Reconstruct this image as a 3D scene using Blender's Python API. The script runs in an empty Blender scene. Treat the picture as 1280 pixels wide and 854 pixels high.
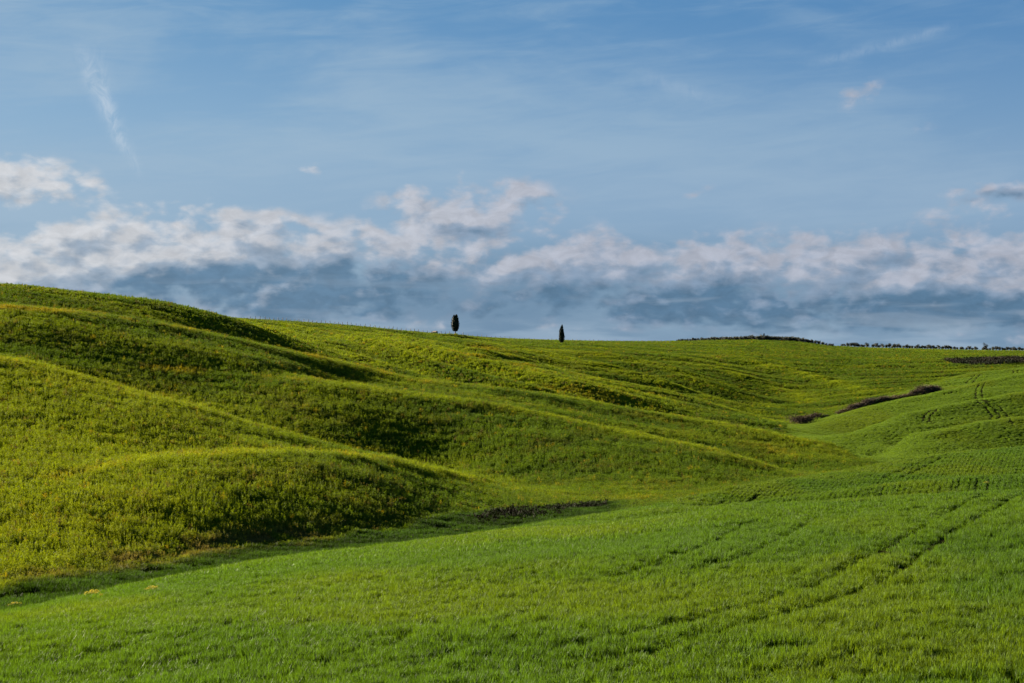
import bpy, math, random
import numpy as np
R = math.radians
scene = bpy.context.scene
C = scene.collection

# ------------------------------------------------------------------ camera
FPX = 1777.8            # focal length in photo pixels (50 mm on a 36 mm sensor)
cam_d = bpy.data.cameras.new("camera")
cam = bpy.data.objects.new("camera", cam_d)
C.objects.link(cam)
cam.location = (0, 0, 0)
cam.rotation_euler = (R(90), 0, 0)
cam_d.lens = 50
cam_d.sensor_width = 36
cam_d.clip_start = 0.1
cam_d.clip_end = 20000
scene.camera = cam

# ------------------------------------------------------------------ light
SUN_AZ = -54.0          # degrees from the view direction, negative = left
SUN_EL = 20.0
scene.view_settings.view_transform = 'Standard'
scene.view_settings.look = 'None'
scene.view_settings.gamma = 1.0
scene.view_settings.use_curve_mapping = False
EXPO = 2.5
scene.view_settings.exposure = EXPO
sun_d = bpy.data.lights.new("sun", 'SUN')
sun = bpy.data.objects.new("sun", sun_d)
C.objects.link(sun)
sun_d.energy = 5.0
sun_d.angle = R(0.5)
sun_d.color = (1.0, 0.87, 0.66)
# light travels from the sun: direction to the sun is (sin az cos el, cos az cos el, sin el)
sun.rotation_euler = (R(90 - SUN_EL), 0, R(180 - SUN_AZ))

class NT:
    """small helper that writes shader maths"""
    def __init__(s, tree):
        s.t = tree; s.n = tree.nodes; s.l = tree.links
    def set(s, sock, v):
        if isinstance(v, bpy.types.NodeSocket): s.l.new(v, sock)
        else: sock.default_value = v
    def m(s, op, a, b=None, c=None, clamp=False):
        n = s.n.new('ShaderNodeMath'); n.operation = op; n.use_clamp = clamp
        s.set(n.inputs[0], a)
        if b is not None: s.set(n.inputs[1], b)
        if c is not None: s.set(n.inputs[2], c)
        return n.outputs[0]
    def add(s, a, b): return s.m('ADD', a, b)
    def sub(s, a, b): return s.m('SUBTRACT', a, b)
    def mul(s, a, b): return s.m('MULTIPLY', a, b)
    def ss(s, x, lo, hi, o0=0.0, o1=1.0):
        n = s.n.new('ShaderNodeMapRange'); n.interpolation_type = 'SMOOTHSTEP'
        s.set(n.inputs['Value'], x); s.set(n.inputs['From Min'], lo); s.set(n.inputs['From Max'], hi)
        s.set(n.inputs['To Min'], o0); s.set(n.inputs['To Max'], o1)
        return n.outputs['Result']
    def lin(s, x, lo, hi, o0=0.0, o1=1.0):
        n = s.n.new('ShaderNodeMapRange')
        s.set(n.inputs['Value'], x); s.set(n.inputs['From Min'], lo); s.set(n.inputs['From Max'], hi)
        s.set(n.inputs['To Min'], o0); s.set(n.inputs['To Max'], o1)
        return n.outputs['Result']
    def mix(s, f, a, b, mode='MIX'):
        n = s.n.new('ShaderNodeMix'); n.data_type = 'RGBA'; n.blend_type = mode
        s.set(n.inputs[0], f); s.set(n.inputs[6], a); s.set(n.inputs[7], b)
        return n.outputs[2]
    def noise(s, vec, scale, detail=2.0, rough=0.5, dist=0.0, lac=2.0):
        n = s.n.new('ShaderNodeTexNoise')
        s.set(n.inputs['Vector'], vec); n.inputs['Scale'].default_value = scale
        n.inputs['Detail'].default_value = detail; n.inputs['Roughness'].default_value = rough
        n.inputs['Distortion'].default_value = dist; n.inputs['Lacunarity'].default_value = lac
        return n.outputs['Fac']
    def comb(s, x, y, z=0.0):
        n = s.n.new('ShaderNodeCombineXYZ')
        s.set(n.inputs[0], x); s.set(n.inputs[1], y); s.set(n.inputs[2], z)
        return n.outputs[0]
# ------------------------------------------------------------------ sky
world = bpy.data.worlds.new("World")
scene.world = world
world.use_nodes = True
world.cycles.sampling_method = 'MANUAL'
world.cycles.sample_map_resolution = 256
wt = world.node_tree
wt.nodes.clear()
W = NT(wt)
SKYS = 0.05
def c255(r, g, b, k=1.0):
    f = lambda v: (v / 255 / 12.92 if v / 255 <= 0.04045 else ((v / 255 + 0.055) / 1.055) ** 2.4)
    return (f(r) * k, f(g) * k, f(b) * k, 1.0)
def build_sky():
    tc = wt.nodes.new('ShaderNodeTexCoord')
    sep = wt.nodes.new('ShaderNodeSeparateXYZ')
    wt.links.new(tc.outputs['Generated'], sep.inputs[0])
    X, Y, Z = sep.outputs
    # azimuth from straight ahead and elevation, both in degrees
    az = W.mul(W.m('ARCTAN2', X, Y), 57.29578)
    el = W.mul(W.m('ARCSINE', Z), 57.29578)
    sky = wt.nodes.new('ShaderNodeTexSky'); sky.sky_type = 'NISHITA'
    sky.sun_disc = False
    sky.sun_elevation = R(SUN_EL); sky.sun_rotation = R(SUN_AZ)
    sky.altitude = 300; sky.air_density = 1.0; sky.dust_density = 0.6; sky.ozone_density = 2.5
    base = sky.outputs['Color']
    return az, el, base
az, el, nishita = build_sky()
INV = 1.0 / SKYS / 2 ** EXPO
def kc(r, g, b): return c255(r, g, b, INV)
# clear air: the physical sky, drawn towards the deeper blue seen here
grad = W.mix(W.ss(el, 5.5, 15.0), W.mix(W.ss(az, -20.0, 14.0), kc(130, 163, 191), kc(117, 152, 186)), W.mix(W.ss(az, -20.0, 22.0), kc(80, 134, 178), kc(60, 119, 172)))
grad = W.mix(W.ss(el, 5.2, 2.4), grad, W.mix(W.ss(az, -20.0, 0.0), kc(130, 157, 182), kc(104, 137, 168)))
col = W.mix(W.ss(el, 10.0, 1.0, 0.93, 0.98), nishita, grad)

# cloud coordinates: (azimuth, elevation) in degrees, stretched sideways near the horizon
def vec(sx, sy, ox=0.0, oy=0.0, z=0.0):
    return W.comb(W.add(W.mul(az, sx), ox), W.add(W.mul(el, sy), oy), z)
def blob(cx, cy, rx, ry, amp=1.0, ang=0.0):
    """soft elliptical bump in (azimuth, elevation)"""
    dx = W.sub(az, cx); dy = W.sub(el, cy)
    if ang:
        c, s = math.cos(R(ang)), math.sin(R(ang))
        dx, dy = W.add(W.mul(dx, c), W.mul(dy, s)), W.sub(W.mul(dy, c), W.mul(dx, s))
    q = W.add(W.m('POWER', W.m('ABSOLUTE', W.mul(dx, 1 / rx)), 2.0), W.m('POWER', W.m('ABSOLUTE', W.mul(dy, 1 / ry)), 2.0))
    e = W.m('EXPONENT', W.mul(q, -1.0))
    return W.mul(e, amp)
def px2ang(px, py):
    return math.degrees(math.atan2(px - 640, FPX)), math.degrees(math.atan2(427 - py, math.hypot(FPX, px - 640)))
def pblob(px, py, rx, ry, amp=1.0, ang=0.0):
    a, e = px2ang(px, py)
    return blob(a, e, rx / 31.0, ry / 31.0, amp, ang)
def total(items):
    r = items[0]
    for i in items[1:]: r = W.add(r, i)
    return r

# thin high veil
veil_n = W.noise(vec(0.05, 0.16, 3.0, 1.0), 1.0, 5.0, 0.55, 0.6)
veil_f = W.noise(W.comb(W.add(W.mul(az, 0.20), W.mul(el, 0.25)), W.sub(W.mul(el, 1.3), W.mul(az, 0.12)), 4.0), 1.0, 6.0, 0.62, 0.6)
veil = W.mul(W.ss(W.add(veil_n, W.mul(veil_f, 0.45)), 0.58, 0.94), 0.62)
veil = W.mul(veil, W.ss(az, 26.0, -14.0, 0.55, 1.0))
col = W.mix(veil, col, kc(162, 187, 207))
# bright pale band above the cloud bank
col = W.mix(W.mul(W.mul(W.ss(el, 9.0, 5.5), W.ss(el, 3.0, 4.6)), 0.25), col, kc(160, 182, 206))

# contrails: two streaks spread by the wind
def trail(p0, p1, w0, w1, amp, seed, warp=0.3):
    a0, e0 = px2ang(*p0); a1, e1 = px2ang(*p1)
    L = math.hypot(a1 - a0, e1 - e0); ux, uy = (a1 - a0) / L, (e1 - e0) / L
    wn = W.mul(W.sub(W.noise(vec(0.5, 0.5, seed, 0), 1.0, 2.0, 0.5), 0.5), warp * 2)
    t = W.add(W.mul(W.sub(az, a0), ux), W.mul(W.sub(el, e0), uy))
    d = W.add(W.sub(W.mul(W.sub(az, a0), -uy), W.mul(W.sub(el, e0), -ux)), wn)
    w = W.lin(t, 0, L, w0, w1)
    g = W.m('EXPONENT', W.mul(W.m('POWER', W.m('ABSOLUTE', W.m('DIVIDE', d, w)), 2.0), -1.0))
    n = W.ss(W.noise(vec(1.6, 1.1, seed, 5), 1.0, 6.0, 0.65, 0.8), 0.3, 0.68)
    ends = W.mul(W.ss(t, -0.2, L * 0.35), W.ss(t, L + 0.5, L * 0.75))
    return W.mul(W.mul(W.mul(g, n), ends), amp)
col = W.mix(trail((95, 45), (172, 215), 0.55, 0.16, 0.55, 1.0), col, kc(204, 216, 228))
col = W.mix(trail((1000, 85), (1205, 28), 0.22, 0.14, 0.22, 7.0, 0.15), col, kc(190, 205, 220))
col = W.mix(trail((790, 90), (905, 128), 0.3, 0.2, 0.15, 12.0, 0.2), col, kc(190, 205, 220))

# cumulus bank: density at a point, and again a little towards the sun for its shading
# the sun stands to the left and above
def density(dx, dy):
    """cloud noise shifted by dx, dy degrees; mask is evaluated unshifted"""
    v = W.comb(W.mul(W.add(az, dx), 0.42), W.mul(W.add(el, dy), 0.72), 2.3)
    big = W.noise(v, 1.0, 9.0, 0.56, 0.15)
    warp = wt.nodes.new('ShaderNodeVectorMath'); warp.operation = 'MULTIPLY_ADD'
    nz = wt.nodes.new('ShaderNodeTexNoise'); nz.inputs['Scale'].default_value = 2.2; nz.inputs['Detail'].default_value = 3
    wt.links.new(v, nz.inputs['Vector']); wt.links.new(nz.outputs['Color'], warp.inputs[0])
    warp.inputs[1].default_value = (0.35, 0.35, 0.0); wt.links.new(v, warp.inputs[2])
    def puff(scale):
        vo = wt.nodes.new('ShaderNodeTexVoronoi'); vo.feature = 'SMOOTH_F1'; vo.voronoi_dimensions = '2D'
        vo.inputs['Scale'].default_value = scale; vo.inputs['Smoothness'].default_value = 0.35
        wt.links.new(warp.outputs[0], vo.inputs['Vector'])
        return W.sub(0.45, vo.outputs['Distance'])
    return W.add(big, W.add(W.mul(puff(1.7), 0.22), W.mul(puff(4.2), 0.11)))
mask = total([
    # long bank low over the hills
    pblob(-60, 338, 150, 46, 0.60), pblob(120, 308, 70, 36, 0.46), pblob(205, 300, 110, 40, 0.52), pblob(310, 302, 70, 34, 0.44), pblob(400, 322, 60, 34, 0.40),
    pblob(250, 352, 230, 40, 0.52), pblob(430, 368, 150, 36, 0.50), pblob(480, 300, 40, 18, 0.25),
    pblob(588, 264, 92, 40, 0.66), pblob(525, 284, 50, 20, 0.30), pblob(600, 335, 55, 26, 0.30), pblob(690, 345, 75, 44, 0.46),
    pblob(770, 318, 62, 26, 0.40), pblob(840, 352, 150, 46, 0.50), pblob(920, 322, 80, 26, 0.34), pblob(1050, 345, 150, 44, 0.40),
    pblob(1040, 388, 280, 28, 0.50), pblob(1230, 332, 110, 46, 0.54), pblob(1260, 372, 150, 38, 0.50), pblob(1500, 340, 240, 80, 0.5),
    pblob(380, 395, 200, 16, 0.25),
    # single clouds
    pblob(5, 226, 76, 27, 0.66), pblob(388, 212, 16, 9, 0.42), pblob(1070, 121, 26, 14, 0.62, 24),
    pblob(1262, 238, 60, 12, 0.42), pblob(1135, 160, 35, 10, 0.16), pblob(115, 228, 12, 7, 0.22), pblob(1260, 172, 40, 10, 0.2),
    pblob(870, 242, 24, 9, 0.20, 20),
    pblob(-420, 300, 260, 110, 0.5), pblob(-900, 330, 380, 120, 0.45), pblob(2050, 320, 420, 110, 0.45)])
d0 = density(0, 0)
d1 = density(-0.36, 0.42)
dens = W.add(W.sub(W.mul(d0, 2.1), 1.22), mask)
alpha = W.mul(W.ss(dens, -0.04, 0.52), W.ss(mask, 0.04, 0.20))
# optical depth grows with depth inside the cloud and towards its base
light = W.sub(d0, d1)
thick = W.ss(dens, 0.25, 0.75)
low = W.ss(el, 4.6, 1.6)
bases = total([pblob(410, 392, 230, 24, 0.55), pblob(250, 368, 200, 22, 0.35), pblob(690, 388, 110, 18, 0.4), pblob(1080, 408, 260, 20, 0.5), pblob(300, 350, 200, 30, 0.62), pblob(460, 362, 130, 34, 0.66), pblob(60, 372, 90, 16, 0.25), pblob(700, 372, 110, 26, 0.5),
               pblob(850, 374, 160, 30, 0.66), pblob(1010, 390, 180, 24, 0.60), pblob(1150, 322, 120, 10, 0.2), pblob(1220, 385, 170, 24, 0.7), pblob(620, 290, 80, 12, 0.35),
               pblob(20, 250, 60, 8, 0.3), pblob(1262, 244, 60, 9, 0.7)])
dark = W.m('ADD', W.mul(bases, W.ss(d0, 0.30, 0.62, 0.75, 1.15)), W.mul(thick, 0.15), clamp=True)
dark = W.m('SUBTRACT', dark, W.mul(light, 1.7), clamp=True)
lit = W.mix(W.ss(az, -19.0, 6.0), kc(210, 212, 216), kc(180, 185, 199))
mid = W.mix(W.ss(az, -19.0, 6.0), kc(158, 173, 190), kc(136, 156, 180))
shade = W.mix(W.ss(az, -14.0, 12.0), kc(98, 130, 158), kc(88, 121, 150))
ccol = W.mix(W.ss(dark, 0.02, 0.52), lit, mid)
ccol = W.mix(W.ss(dark, 0.45, 0.95), ccol, shade)
wisp = W.ss(W.noise(vec(0.9, 1.7, 4, 8), 1.0, 6.0, 0.62, 0.5), 0.28, 0.72, 0.86, 1.10)
ccol = W.mix(1.0, ccol, W.comb(wisp, wisp, wisp), 'MULTIPLY')
streak = W.ss(W.noise(vec(0.16, 1.5, 6, 2), 1.0, 4.0, 0.5, 0.4), 0.50, 0.68)
ccol = W.mix(W.mul(W.mul(streak, W.ss(el, 3.2, 1.6)), 0.4), ccol, kc(154, 170, 188))
col = W.mix(W.mul(alpha, 0.93), col, ccol)
# far haze layer under the bank, stratus strip along the skyline
strip = W.mul(W.ss(el, 1.1, 0.3), W.ss(W.noise(vec(0.22, 1.3, 1, 3), 1.0, 4.0, 0.5, 0.3), 0.40, 0.60))
col = W.mix(W.mul(strip, 0.6), col, kc(158, 180, 200))
# only the upper hemisphere: below the horizon the air stays dull
col = W.mix(W.ss(el, -0.2, -4.0), col, kc(120, 135, 145))
bg = wt.nodes.new('ShaderNodeBackground')
bg.inputs['Strength'].default_value = SKYS
wt.links.new(col, bg.inputs['Color'])
out = wt.nodes.new('ShaderNodeOutputWorld')
wt.links.new(bg.outputs[0], out.inputs[0])
# ------------------------------------------------------------------ numeric noise
rng = np.random.default_rng(7)
def _h(ix, iy, seed):
    n = (ix.astype(np.int64) * 374761393 + iy.astype(np.int64) * 668265263 + seed * 2147483647) & 0xffffffff
    n = ((n ^ (n >> 13)) * 1274126177) & 0xffffffff
    n = n ^ (n >> 16)
    return (n & 0xffffff) / float(0xffffff)
def vnoise(x, y, seed=0):
    ix = np.floor(x); iy = np.floor(y)
    fx = x - ix; fy = y - iy
    fx = fx * fx * fx * (fx * (fx * 6 - 15) + 10); fy = fy * fy * fy * (fy * (fy * 6 - 15) + 10)
    a = _h(ix, iy, seed); b = _h(ix + 1, iy, seed); c = _h(ix, iy + 1, seed); d = _h(ix + 1, iy + 1, seed)
    return (a * (1 - fx) + b * fx) * (1 - fy) + (c * (1 - fx) + d * fx) * fy
def fbm(x, y, seed=0, octv=4, gain=0.5):
    s = 0; a = 1; t = 0
    for i in range(octv):
        c, sn = math.cos(i * 1.1), math.sin(i * 1.1)
        s = s + a * vnoise((x * c - y * sn) * 2.03 ** i + 17.3 * i, (x * sn + y * c) * 2.03 ** i - 9.1 * i, seed + i)
        t += a; a *= gain
    return s / t
def sstep(x, a, b):
    t = np.clip((x - a) / (b - a), 0, 1)
    return t * t * (3 - 2 * t)
def pchip(xk, yk, x):
    xk = np.asarray(xk, float); yk = np.asarray(yk, float)
    h = np.diff(xk); d = np.diff(yk) / h
    m = np.zeros_like(yk)
    w1 = 2 * h[1:] + h[:-1]; w2 = h[1:] + 2 * h[:-1]
    ok = d[:-1] * d[1:] > 0
    with np.errstate(divide='ignore', invalid='ignore'):
        mm = (w1 + w2) / (w1 / d[:-1] + w2 / d[1:])
    m[1:-1] = np.where(ok, mm, 0)
    m[0] = d[0]; m[-1] = d[-1]
    i = np.clip(np.searchsorted(xk, x) - 1, 0, len(xk) - 2)
    t = np.clip((x - xk[i]) / h[i], 0, 1)
    return (yk[i] * (1 + 2 * t) * (1 - t) ** 2 + m[i] * h[i] * t * (1 - t) ** 2
            + yk[i + 1] * t * t * (3 - 2 * t) + m[i + 1] * h[i] * t * t * (t - 1))

# ------------------------------------------------------------------ terrain
# The land is described by its crests and hollows: each line runs across the valley and
# gives, for a bearing (column), how high it stands and how far away it is.
PX = np.concatenate([np.linspace(-1600, -170, 70), np.arange(-160, 1442, 2.0), np.linspace(1452, 2900, 70)])
YY = np.concatenate([np.geomspace(1.5, 29, 45), np.arange(30, 180, 0.36), np.arange(180, 450, 0.75),
                     np.arange(450, 1000, 1.6), np.geomspace(1010, 7000, 30)])
NP_, NY = len(PX), len(YY)
V = np.log(YY)
def smooth1(a, r):
    k = np.exp(-0.5 * (np.arange(-3 * r, 3 * r + 1) / r) ** 2); k /= k.sum()
    return np.convolve(np.pad(a, 3 * r, mode='edge'), k, mode='valid')
def line(pts):
    p = np.array(pts, float)
    return pchip(p[:, 0], p[:, 1], PX), pchip(p[:, 0], p[:, 2], PX)
full = [
    [(-1600, 427 + 1.65 * FPX / 1.5, 1.5), (2900, 427 + 1.65 * FPX / 1.5, 1.5)],
    [(-1600, 870, 32), (0, 856, 34), (640, 854, 33), (1280, 852, 31), (2900, 840, 30)],
    # far edge of the wheat field in front
    [(-1600, 1000, 42), (-500, 862, 52), (0, 767, 64), (160, 735, 75), (330, 703, 88), (480, 685, 97), (600, 668, 108),
     (700, 651, 118), (780, 637, 127), (880, 618, 140), (980, 600, 152), (1060, 588, 160), (1150, 573, 168),
     (1280, 560, 176), (1500, 545, 190), (2900, 520, 230)],
    # top of the ditch bank, then the valley floor
    [(-1600, 980, 50), (-500, 840, 64), (0, 742, 77), (160, 713, 89), (330, 690, 103), (400, 684, 107), (500, 665, 115),
     (600, 642, 128), (700, 633, 140), (760, 629, 148), (880, 617, 165), (985, 606, 185), (1110, 590, 220),
     (1280, 578, 245), (1500, 575, 262), (2900, 560, 330)],
    [(-1600, 420, 300), (-500, 385, 268), (0, 385, 274), (100, 393, 278), (200, 407, 284), (300, 428, 290), (400, 450, 294),
     (450, 461, 295), (530, 476, 296), (600, 484, 297), (700, 497, 298), (798, 515, 298), (864, 526, 296), (930, 537, 290),
     (995, 551, 280), (1060, 565, 268), (1110, 578, 256), (1160, 577, 258), (1280, 570, 264), (1500, 560, 280), (2900, 540, 350)],
    [(-1600, 410, 400), (-500, 390, 400), (0, 376, 400), (200, 397, 400), (300, 411, 396), (400, 434, 388), (500, 452, 378),
     (600, 467, 370), (700, 481, 366), (798, 499, 362), (864, 512, 358), (930, 525, 348), (1000, 544, 326), (1060, 540, 322),
     (1100, 527, 326), (1145, 515, 330), (1175, 509, 332), (1222, 501, 335), (1280, 490, 342), (1500, 465, 352), (2900, 440, 400)],
    [(-1600, 410, 520), (-500, 392, 450), (0, 385, 450), (200, 398, 450), (300, 407, 448), (400, 424, 444), (500, 432, 440), (600, 446, 436),
     (700, 464, 432), (749, 476, 430), (831, 490, 426), (864, 499, 422), (930, 518, 406), (979, 531, 388), (1010, 529, 372),
     (1035, 522, 370), (1100, 505, 378), (1172, 491, 388), (1210, 482, 394), (1280, 467, 405), (1500, 440, 422), (2900, 430, 480)],
    [(-1600, 411, 560), (-500, 393, 490), (0, 386, 490), (300, 407, 486), (400, 420, 482), (500, 430, 480), (600, 444, 476), (700, 467, 466),
     (749, 479, 462), (831, 493, 458), (930, 519, 438), (979, 528, 416), (1035, 516, 406), (1095, 499, 412), (1135, 487, 419),
     (1172, 477, 427), (1222, 467, 434), (1280, 460, 442), (1500, 432, 460), (2900, 425, 530)],
    [(-1600, 412, 640), (-500, 394, 540), (0, 389, 540), (300, 404.5, 536), (400, 415, 536), (500, 425, 540), (569, 431, 545), (640, 440, 548),
     (700, 450, 550), (800, 462, 556), (900, 478, 556), (979, 497, 545), (1060, 487, 545), (1100, 480, 565), (1172, 468, 605),
     (1280, 455, 650), (1500, 440, 680), (2900, 430, 700)],
    # skyline
    [(-1600, 414, 720), (-500, 396, 590), (0, 391, 590), (290, 400.5, 596), (330, 402.5, 600), (400, 408, 612), (480, 414, 630), (540, 420, 650),
     (569, 422, 660), (600, 425, 672), (640, 428.5, 686), (700, 430.5, 705), (800, 432, 740), (850, 431.5, 770), (880, 430, 800),
     (920, 427.5, 830), (960, 426.5, 845), (1000, 428, 855), (1030, 432.5, 865), (1050, 435.5, 880), (1150, 437.5, 920),
     (1280, 439.5, 950), (1500, 441, 960), (2900, 438, 980)],
    [(-1600, 424, 1150), (0, 412, 1150), (400, 420, 1150), (700, 437, 1150), (1000, 437, 1250), (1280, 446, 1350), (2900, 448, 1400)],
    [(-1600, 441, 7000), (2900, 441, 7000)],
]
FL = [line(p) for p in full]
EDGE_PY, EDGE_Y = FL[2]
BANK_PY, BANK_Y = FL[3]
VALE_Y = FL[4][1]
G4_Y = FL[7][1]
def ext(l, dpy, dy): return [(a, b + (dpy(a) if callable(dpy) else dpy), c + dy) for a, b, c in l]
A = [(-1600, 440, 215), (-500, 425, 200), (-200, 432, 190), (0, 448, 184), (98, 471, 180), (170, 491, 177), (230, 504, 175), (295, 524, 172),
     (360, 543, 169), (420, 559, 169), (465, 570, 171), (520, 583, 175), (570, 594, 179), (640, 607, 185), (700, 616, 190)]
A2 = [(0, 616, 112), (60, 604, 116), (130, 588, 122), (200, 575, 128), (330, 567, 136), (400, 568, 141), (482, 577, 149), (540, 589, 157), (600, 603, 166), (680, 616, 175)]
Aface = [(-1600, 560, 115), (-500, 575, 118), (0, 598, 116), (60, 596, 118), (100, 593, 118)]
Amid = [(-1600, 500, 150), (-500, 505, 150), (0, 515, 150), (98, 525, 150), (170, 533, 150), (230, 540, 151), (295, 548, 152), (360, 556, 153)]
Aface2 = [(-1600, 700, 85), (-500, 690, 92), (0, 662, 98), (160, 650, 104), (330, 636, 114), (480, 630, 123), (640, 629, 142)]
D = [(200, 463, 240), (300, 473, 240), (400, 479, 240), (480, 490, 240), (560, 499, 239), (630, 511, 237), (700, 524, 235), (728, 531, 233),
     (798, 546, 230), (864, 559, 226), (940, 579, 217), (985, 594, 210), (1100, 610, 205)]
Ccr = [(-1600, 390, 345), (-500, 340, 345), (0, 357, 342), (100, 366, 342), (200, 379, 344), (290, 400, 352), (340, 414, 366), (400, 434, 382), (500, 454, 395)]
G1 = [(1000, 572, 278), (1055, 562, 281), (1120, 550, 286), (1185, 537, 288), (1235, 528, 290), (1280, 524, 292), (1500, 505, 296), (2900, 480, 310)]
a_ = [(600, 682, 92), (700, 668, 98), (850, 650, 100), (1000, 641, 98), (1150, 632, 94), (1280, 621, 91), (1500, 608, 88), (2900, 580, 80)]
b_ = [(700, 650, 113), (780, 645, 115), (880, 636, 118), (1000, 623, 120), (1130, 604.5, 121), (1280, 596, 120), (1500, 580, 118), (2900, 550, 110)]
G3d = [(1000, 530, 374), (1035, 523.5, 380), (1100, 507, 388), (1172, 493, 400), (1280, 469, 416), (1500, 444, 432), (2900, 432, 490)]
G4d = [(1000, 525, 425), (1035, 519, 430), (1095, 504, 440), (1172, 483, 460), (1280, 466, 478), (1500, 440, 500), (2900, 428, 560)]
dit = [(-1600, 1003, 46), (-500, 863, 57), (0, 767.5, 69), (160, 735.5, 80), (330, 704, 93), (480, 686, 103), (600, 669, 114), (700, 652, 124), (780, 638, 134), (900, 620, 150)]
# (points, first column, last column) of the shorter crests and the hollows behind them
partial = [
    (a_, 760, 2900), (ext(a_, 8, 10), 860, 2900),
    (b_, 840, 2900), (ext(b_, 8, 11), 900, 2900),
    (dit, -1600, 770),
    (A2, 130, 640), (ext(A2, 1.5, 7), 200, 420),
    (Aface, -1600, 60), (Aface2, -1600, 640), (Amid, -1600, 330),
    (A, -1600, 640), (ext(A, lambda p: float(np.interp(p, [0, 150, 400, 530], [22, 28, 26, 14])), 26), -1600, 530),
    (D, 340, 985), (ext(D, 4.5, 20), 420, 960),
    (ext(full[4], 4.5, 26), -1600, 1090),
    (Ccr, -1600, 340), (ext(Ccr, lambda p: float(np.interp(p, [-500, 200, 330], [17, 14, 2])), 34), -1600, 290),
    (G1, 1055, 2900), (ext(G1, 11.0, 15), 1080, 2900),
    (ext(full[5], 9.0, 15), 1060, 2900),
    (G3d, 1035, 2900), (G4d, 1050, 2900),
]
def along(pts, a, b):
    xs = sorted(set([a, b] + [x for x in range(-100, 1400, 44) if a < x < b] + [x for x in (-1600, -1100, -700, -400, -240, 1520, 1680, 1900, 2300, 2900) if a < x < b]))
    p = np.array(pts, float); xs = np.array(xs, float)
    return np.stack([xs, pchip(p[:, 0], p[:, 1], xs), pchip(p[:, 0], p[:, 2], xs)], 1)
near_ = [(-1600, 427 + 7.1 * FPX / 24, 24), (2900, 427 + 6.9 * FPX / 24, 24)]
near2_ = [(-1600, 427 + 5.8 * FPX / 17, 17), (2900, 427 + 5.6 * FPX / 17, 17)]
CP = np.concatenate([along(near2_, -1600, 2900), along(near_, -1600, 2900)] + [along(p, -1600, 2900) for p in full[1:-1]] + [along(*p) for p in partial])
# smooth surface through all the lines (thin plate), worked out on a coarse grid
SX, SV = 1 / 420.0, 1.9
U = np.stack([CP[:, 0] * SX, np.log(CP[:, 2]) * SV], 1)
d2 = ((U[:, None] - U[None]) ** 2).sum(-1)
# drop points that nearly coincide
kill = np.zeros(len(U), bool)
for i in range(len(U)):
    if (d2[i, :i][~kill[:i]] < 0.018 ** 2).any(): kill[i] = True
U = U[~kill]; CPV = CP[~kill][:, 1]
def tps(d2): return 0.5 * d2 * np.log(d2 + 1e-12)
n_ = len(U)
M_ = np.zeros((n_ + 3, n_ + 3))
M_[:n_, :n_] = tps(((U[:, None] - U[None]) ** 2).sum(-1)) + np.eye(n_) * 1e-4
M_[:n_, n_] = 1; M_[:n_, n_ + 1:] = U; M_[n_, :n_] = 1; M_[n_ + 1:, :n_] = U.T
sol = np.linalg.solve(M_, np.concatenate([CPV, [0, 0, 0]]))
gx = np.concatenate([np.linspace(-1600, -150, 40), np.arange(-130, 1430, 9.0), np.linspace(1450, 2900, 40)])
gv = np.arange(math.log(17), math.log(1150) + 0.012, 0.012)
GXY = np.stack(np.meshgrid(gx * SX, gv * SV, indexing='ij'), -1).reshape(-1, 2)
val = np.empty(len(GXY))
for k in range(0, len(GXY), 4000):
    q = GXY[k:k + 4000]
    dd = (q[:, :1] - U[None, :, 0]) ** 2 + (q[:, 1:] - U[None, :, 1]) ** 2
    val[k:k + 4000] = tps(dd) @ sol[:n_] + sol[n_] + q @ sol[n_ + 1:]
val = val.reshape(len(gx), len(gv))
def cubic_w(f):      # Catmull-Rom weights
    return (-0.5 * f + f * f - 0.5 * f ** 3, 1 - 2.5 * f * f + 1.5 * f ** 3, 0.5 * f + 2 * f * f - 1.5 * f ** 3, -0.5 * f * f + 0.5 * f ** 3)
def resample(Gr, fi, axis):
    i = np.floor(fi).astype(int); w = cubic_w(fi - i); n = Gr.shape[axis]
    r = 0
    for k in range(4):
        t = np.take(Gr, np.clip(i + k - 1, 0, n - 1), axis=axis)
        r = r + t * (w[k][:, None] if axis == 0 else w[k][None, :])
    return r
PYG = resample(val, np.interp(PX, gx, np.arange(len(gx))), 0)
PYG = resample(PYG, np.interp(V, gv, np.arange(len(gv))), 1)
j17 = np.searchsorted(YY, 17.2)
z17 = (427 - PYG[:, j17]) * YY[j17] / FPX
for j in range(j17):
    t = (YY[j] - 1.5) / (YY[j17] - 1.5)
    z = -1.65 + (z17 + 1.65) * t
    PYG[:, j] = 427 - z * FPX / YY[j]
j11 = np.searchsorted(YY, 1140.0)
z11 = (427 - PYG[:, j11]) * YY[j11] / FPX
for j in range(j11, NY):
    t = (YY[j] - YY[j11]) / (YY[-1] - YY[j11])
    PYG[:, j] = 427 - (z11 * (1 - t) - 60 * t) * FPX / YY[j]
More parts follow.
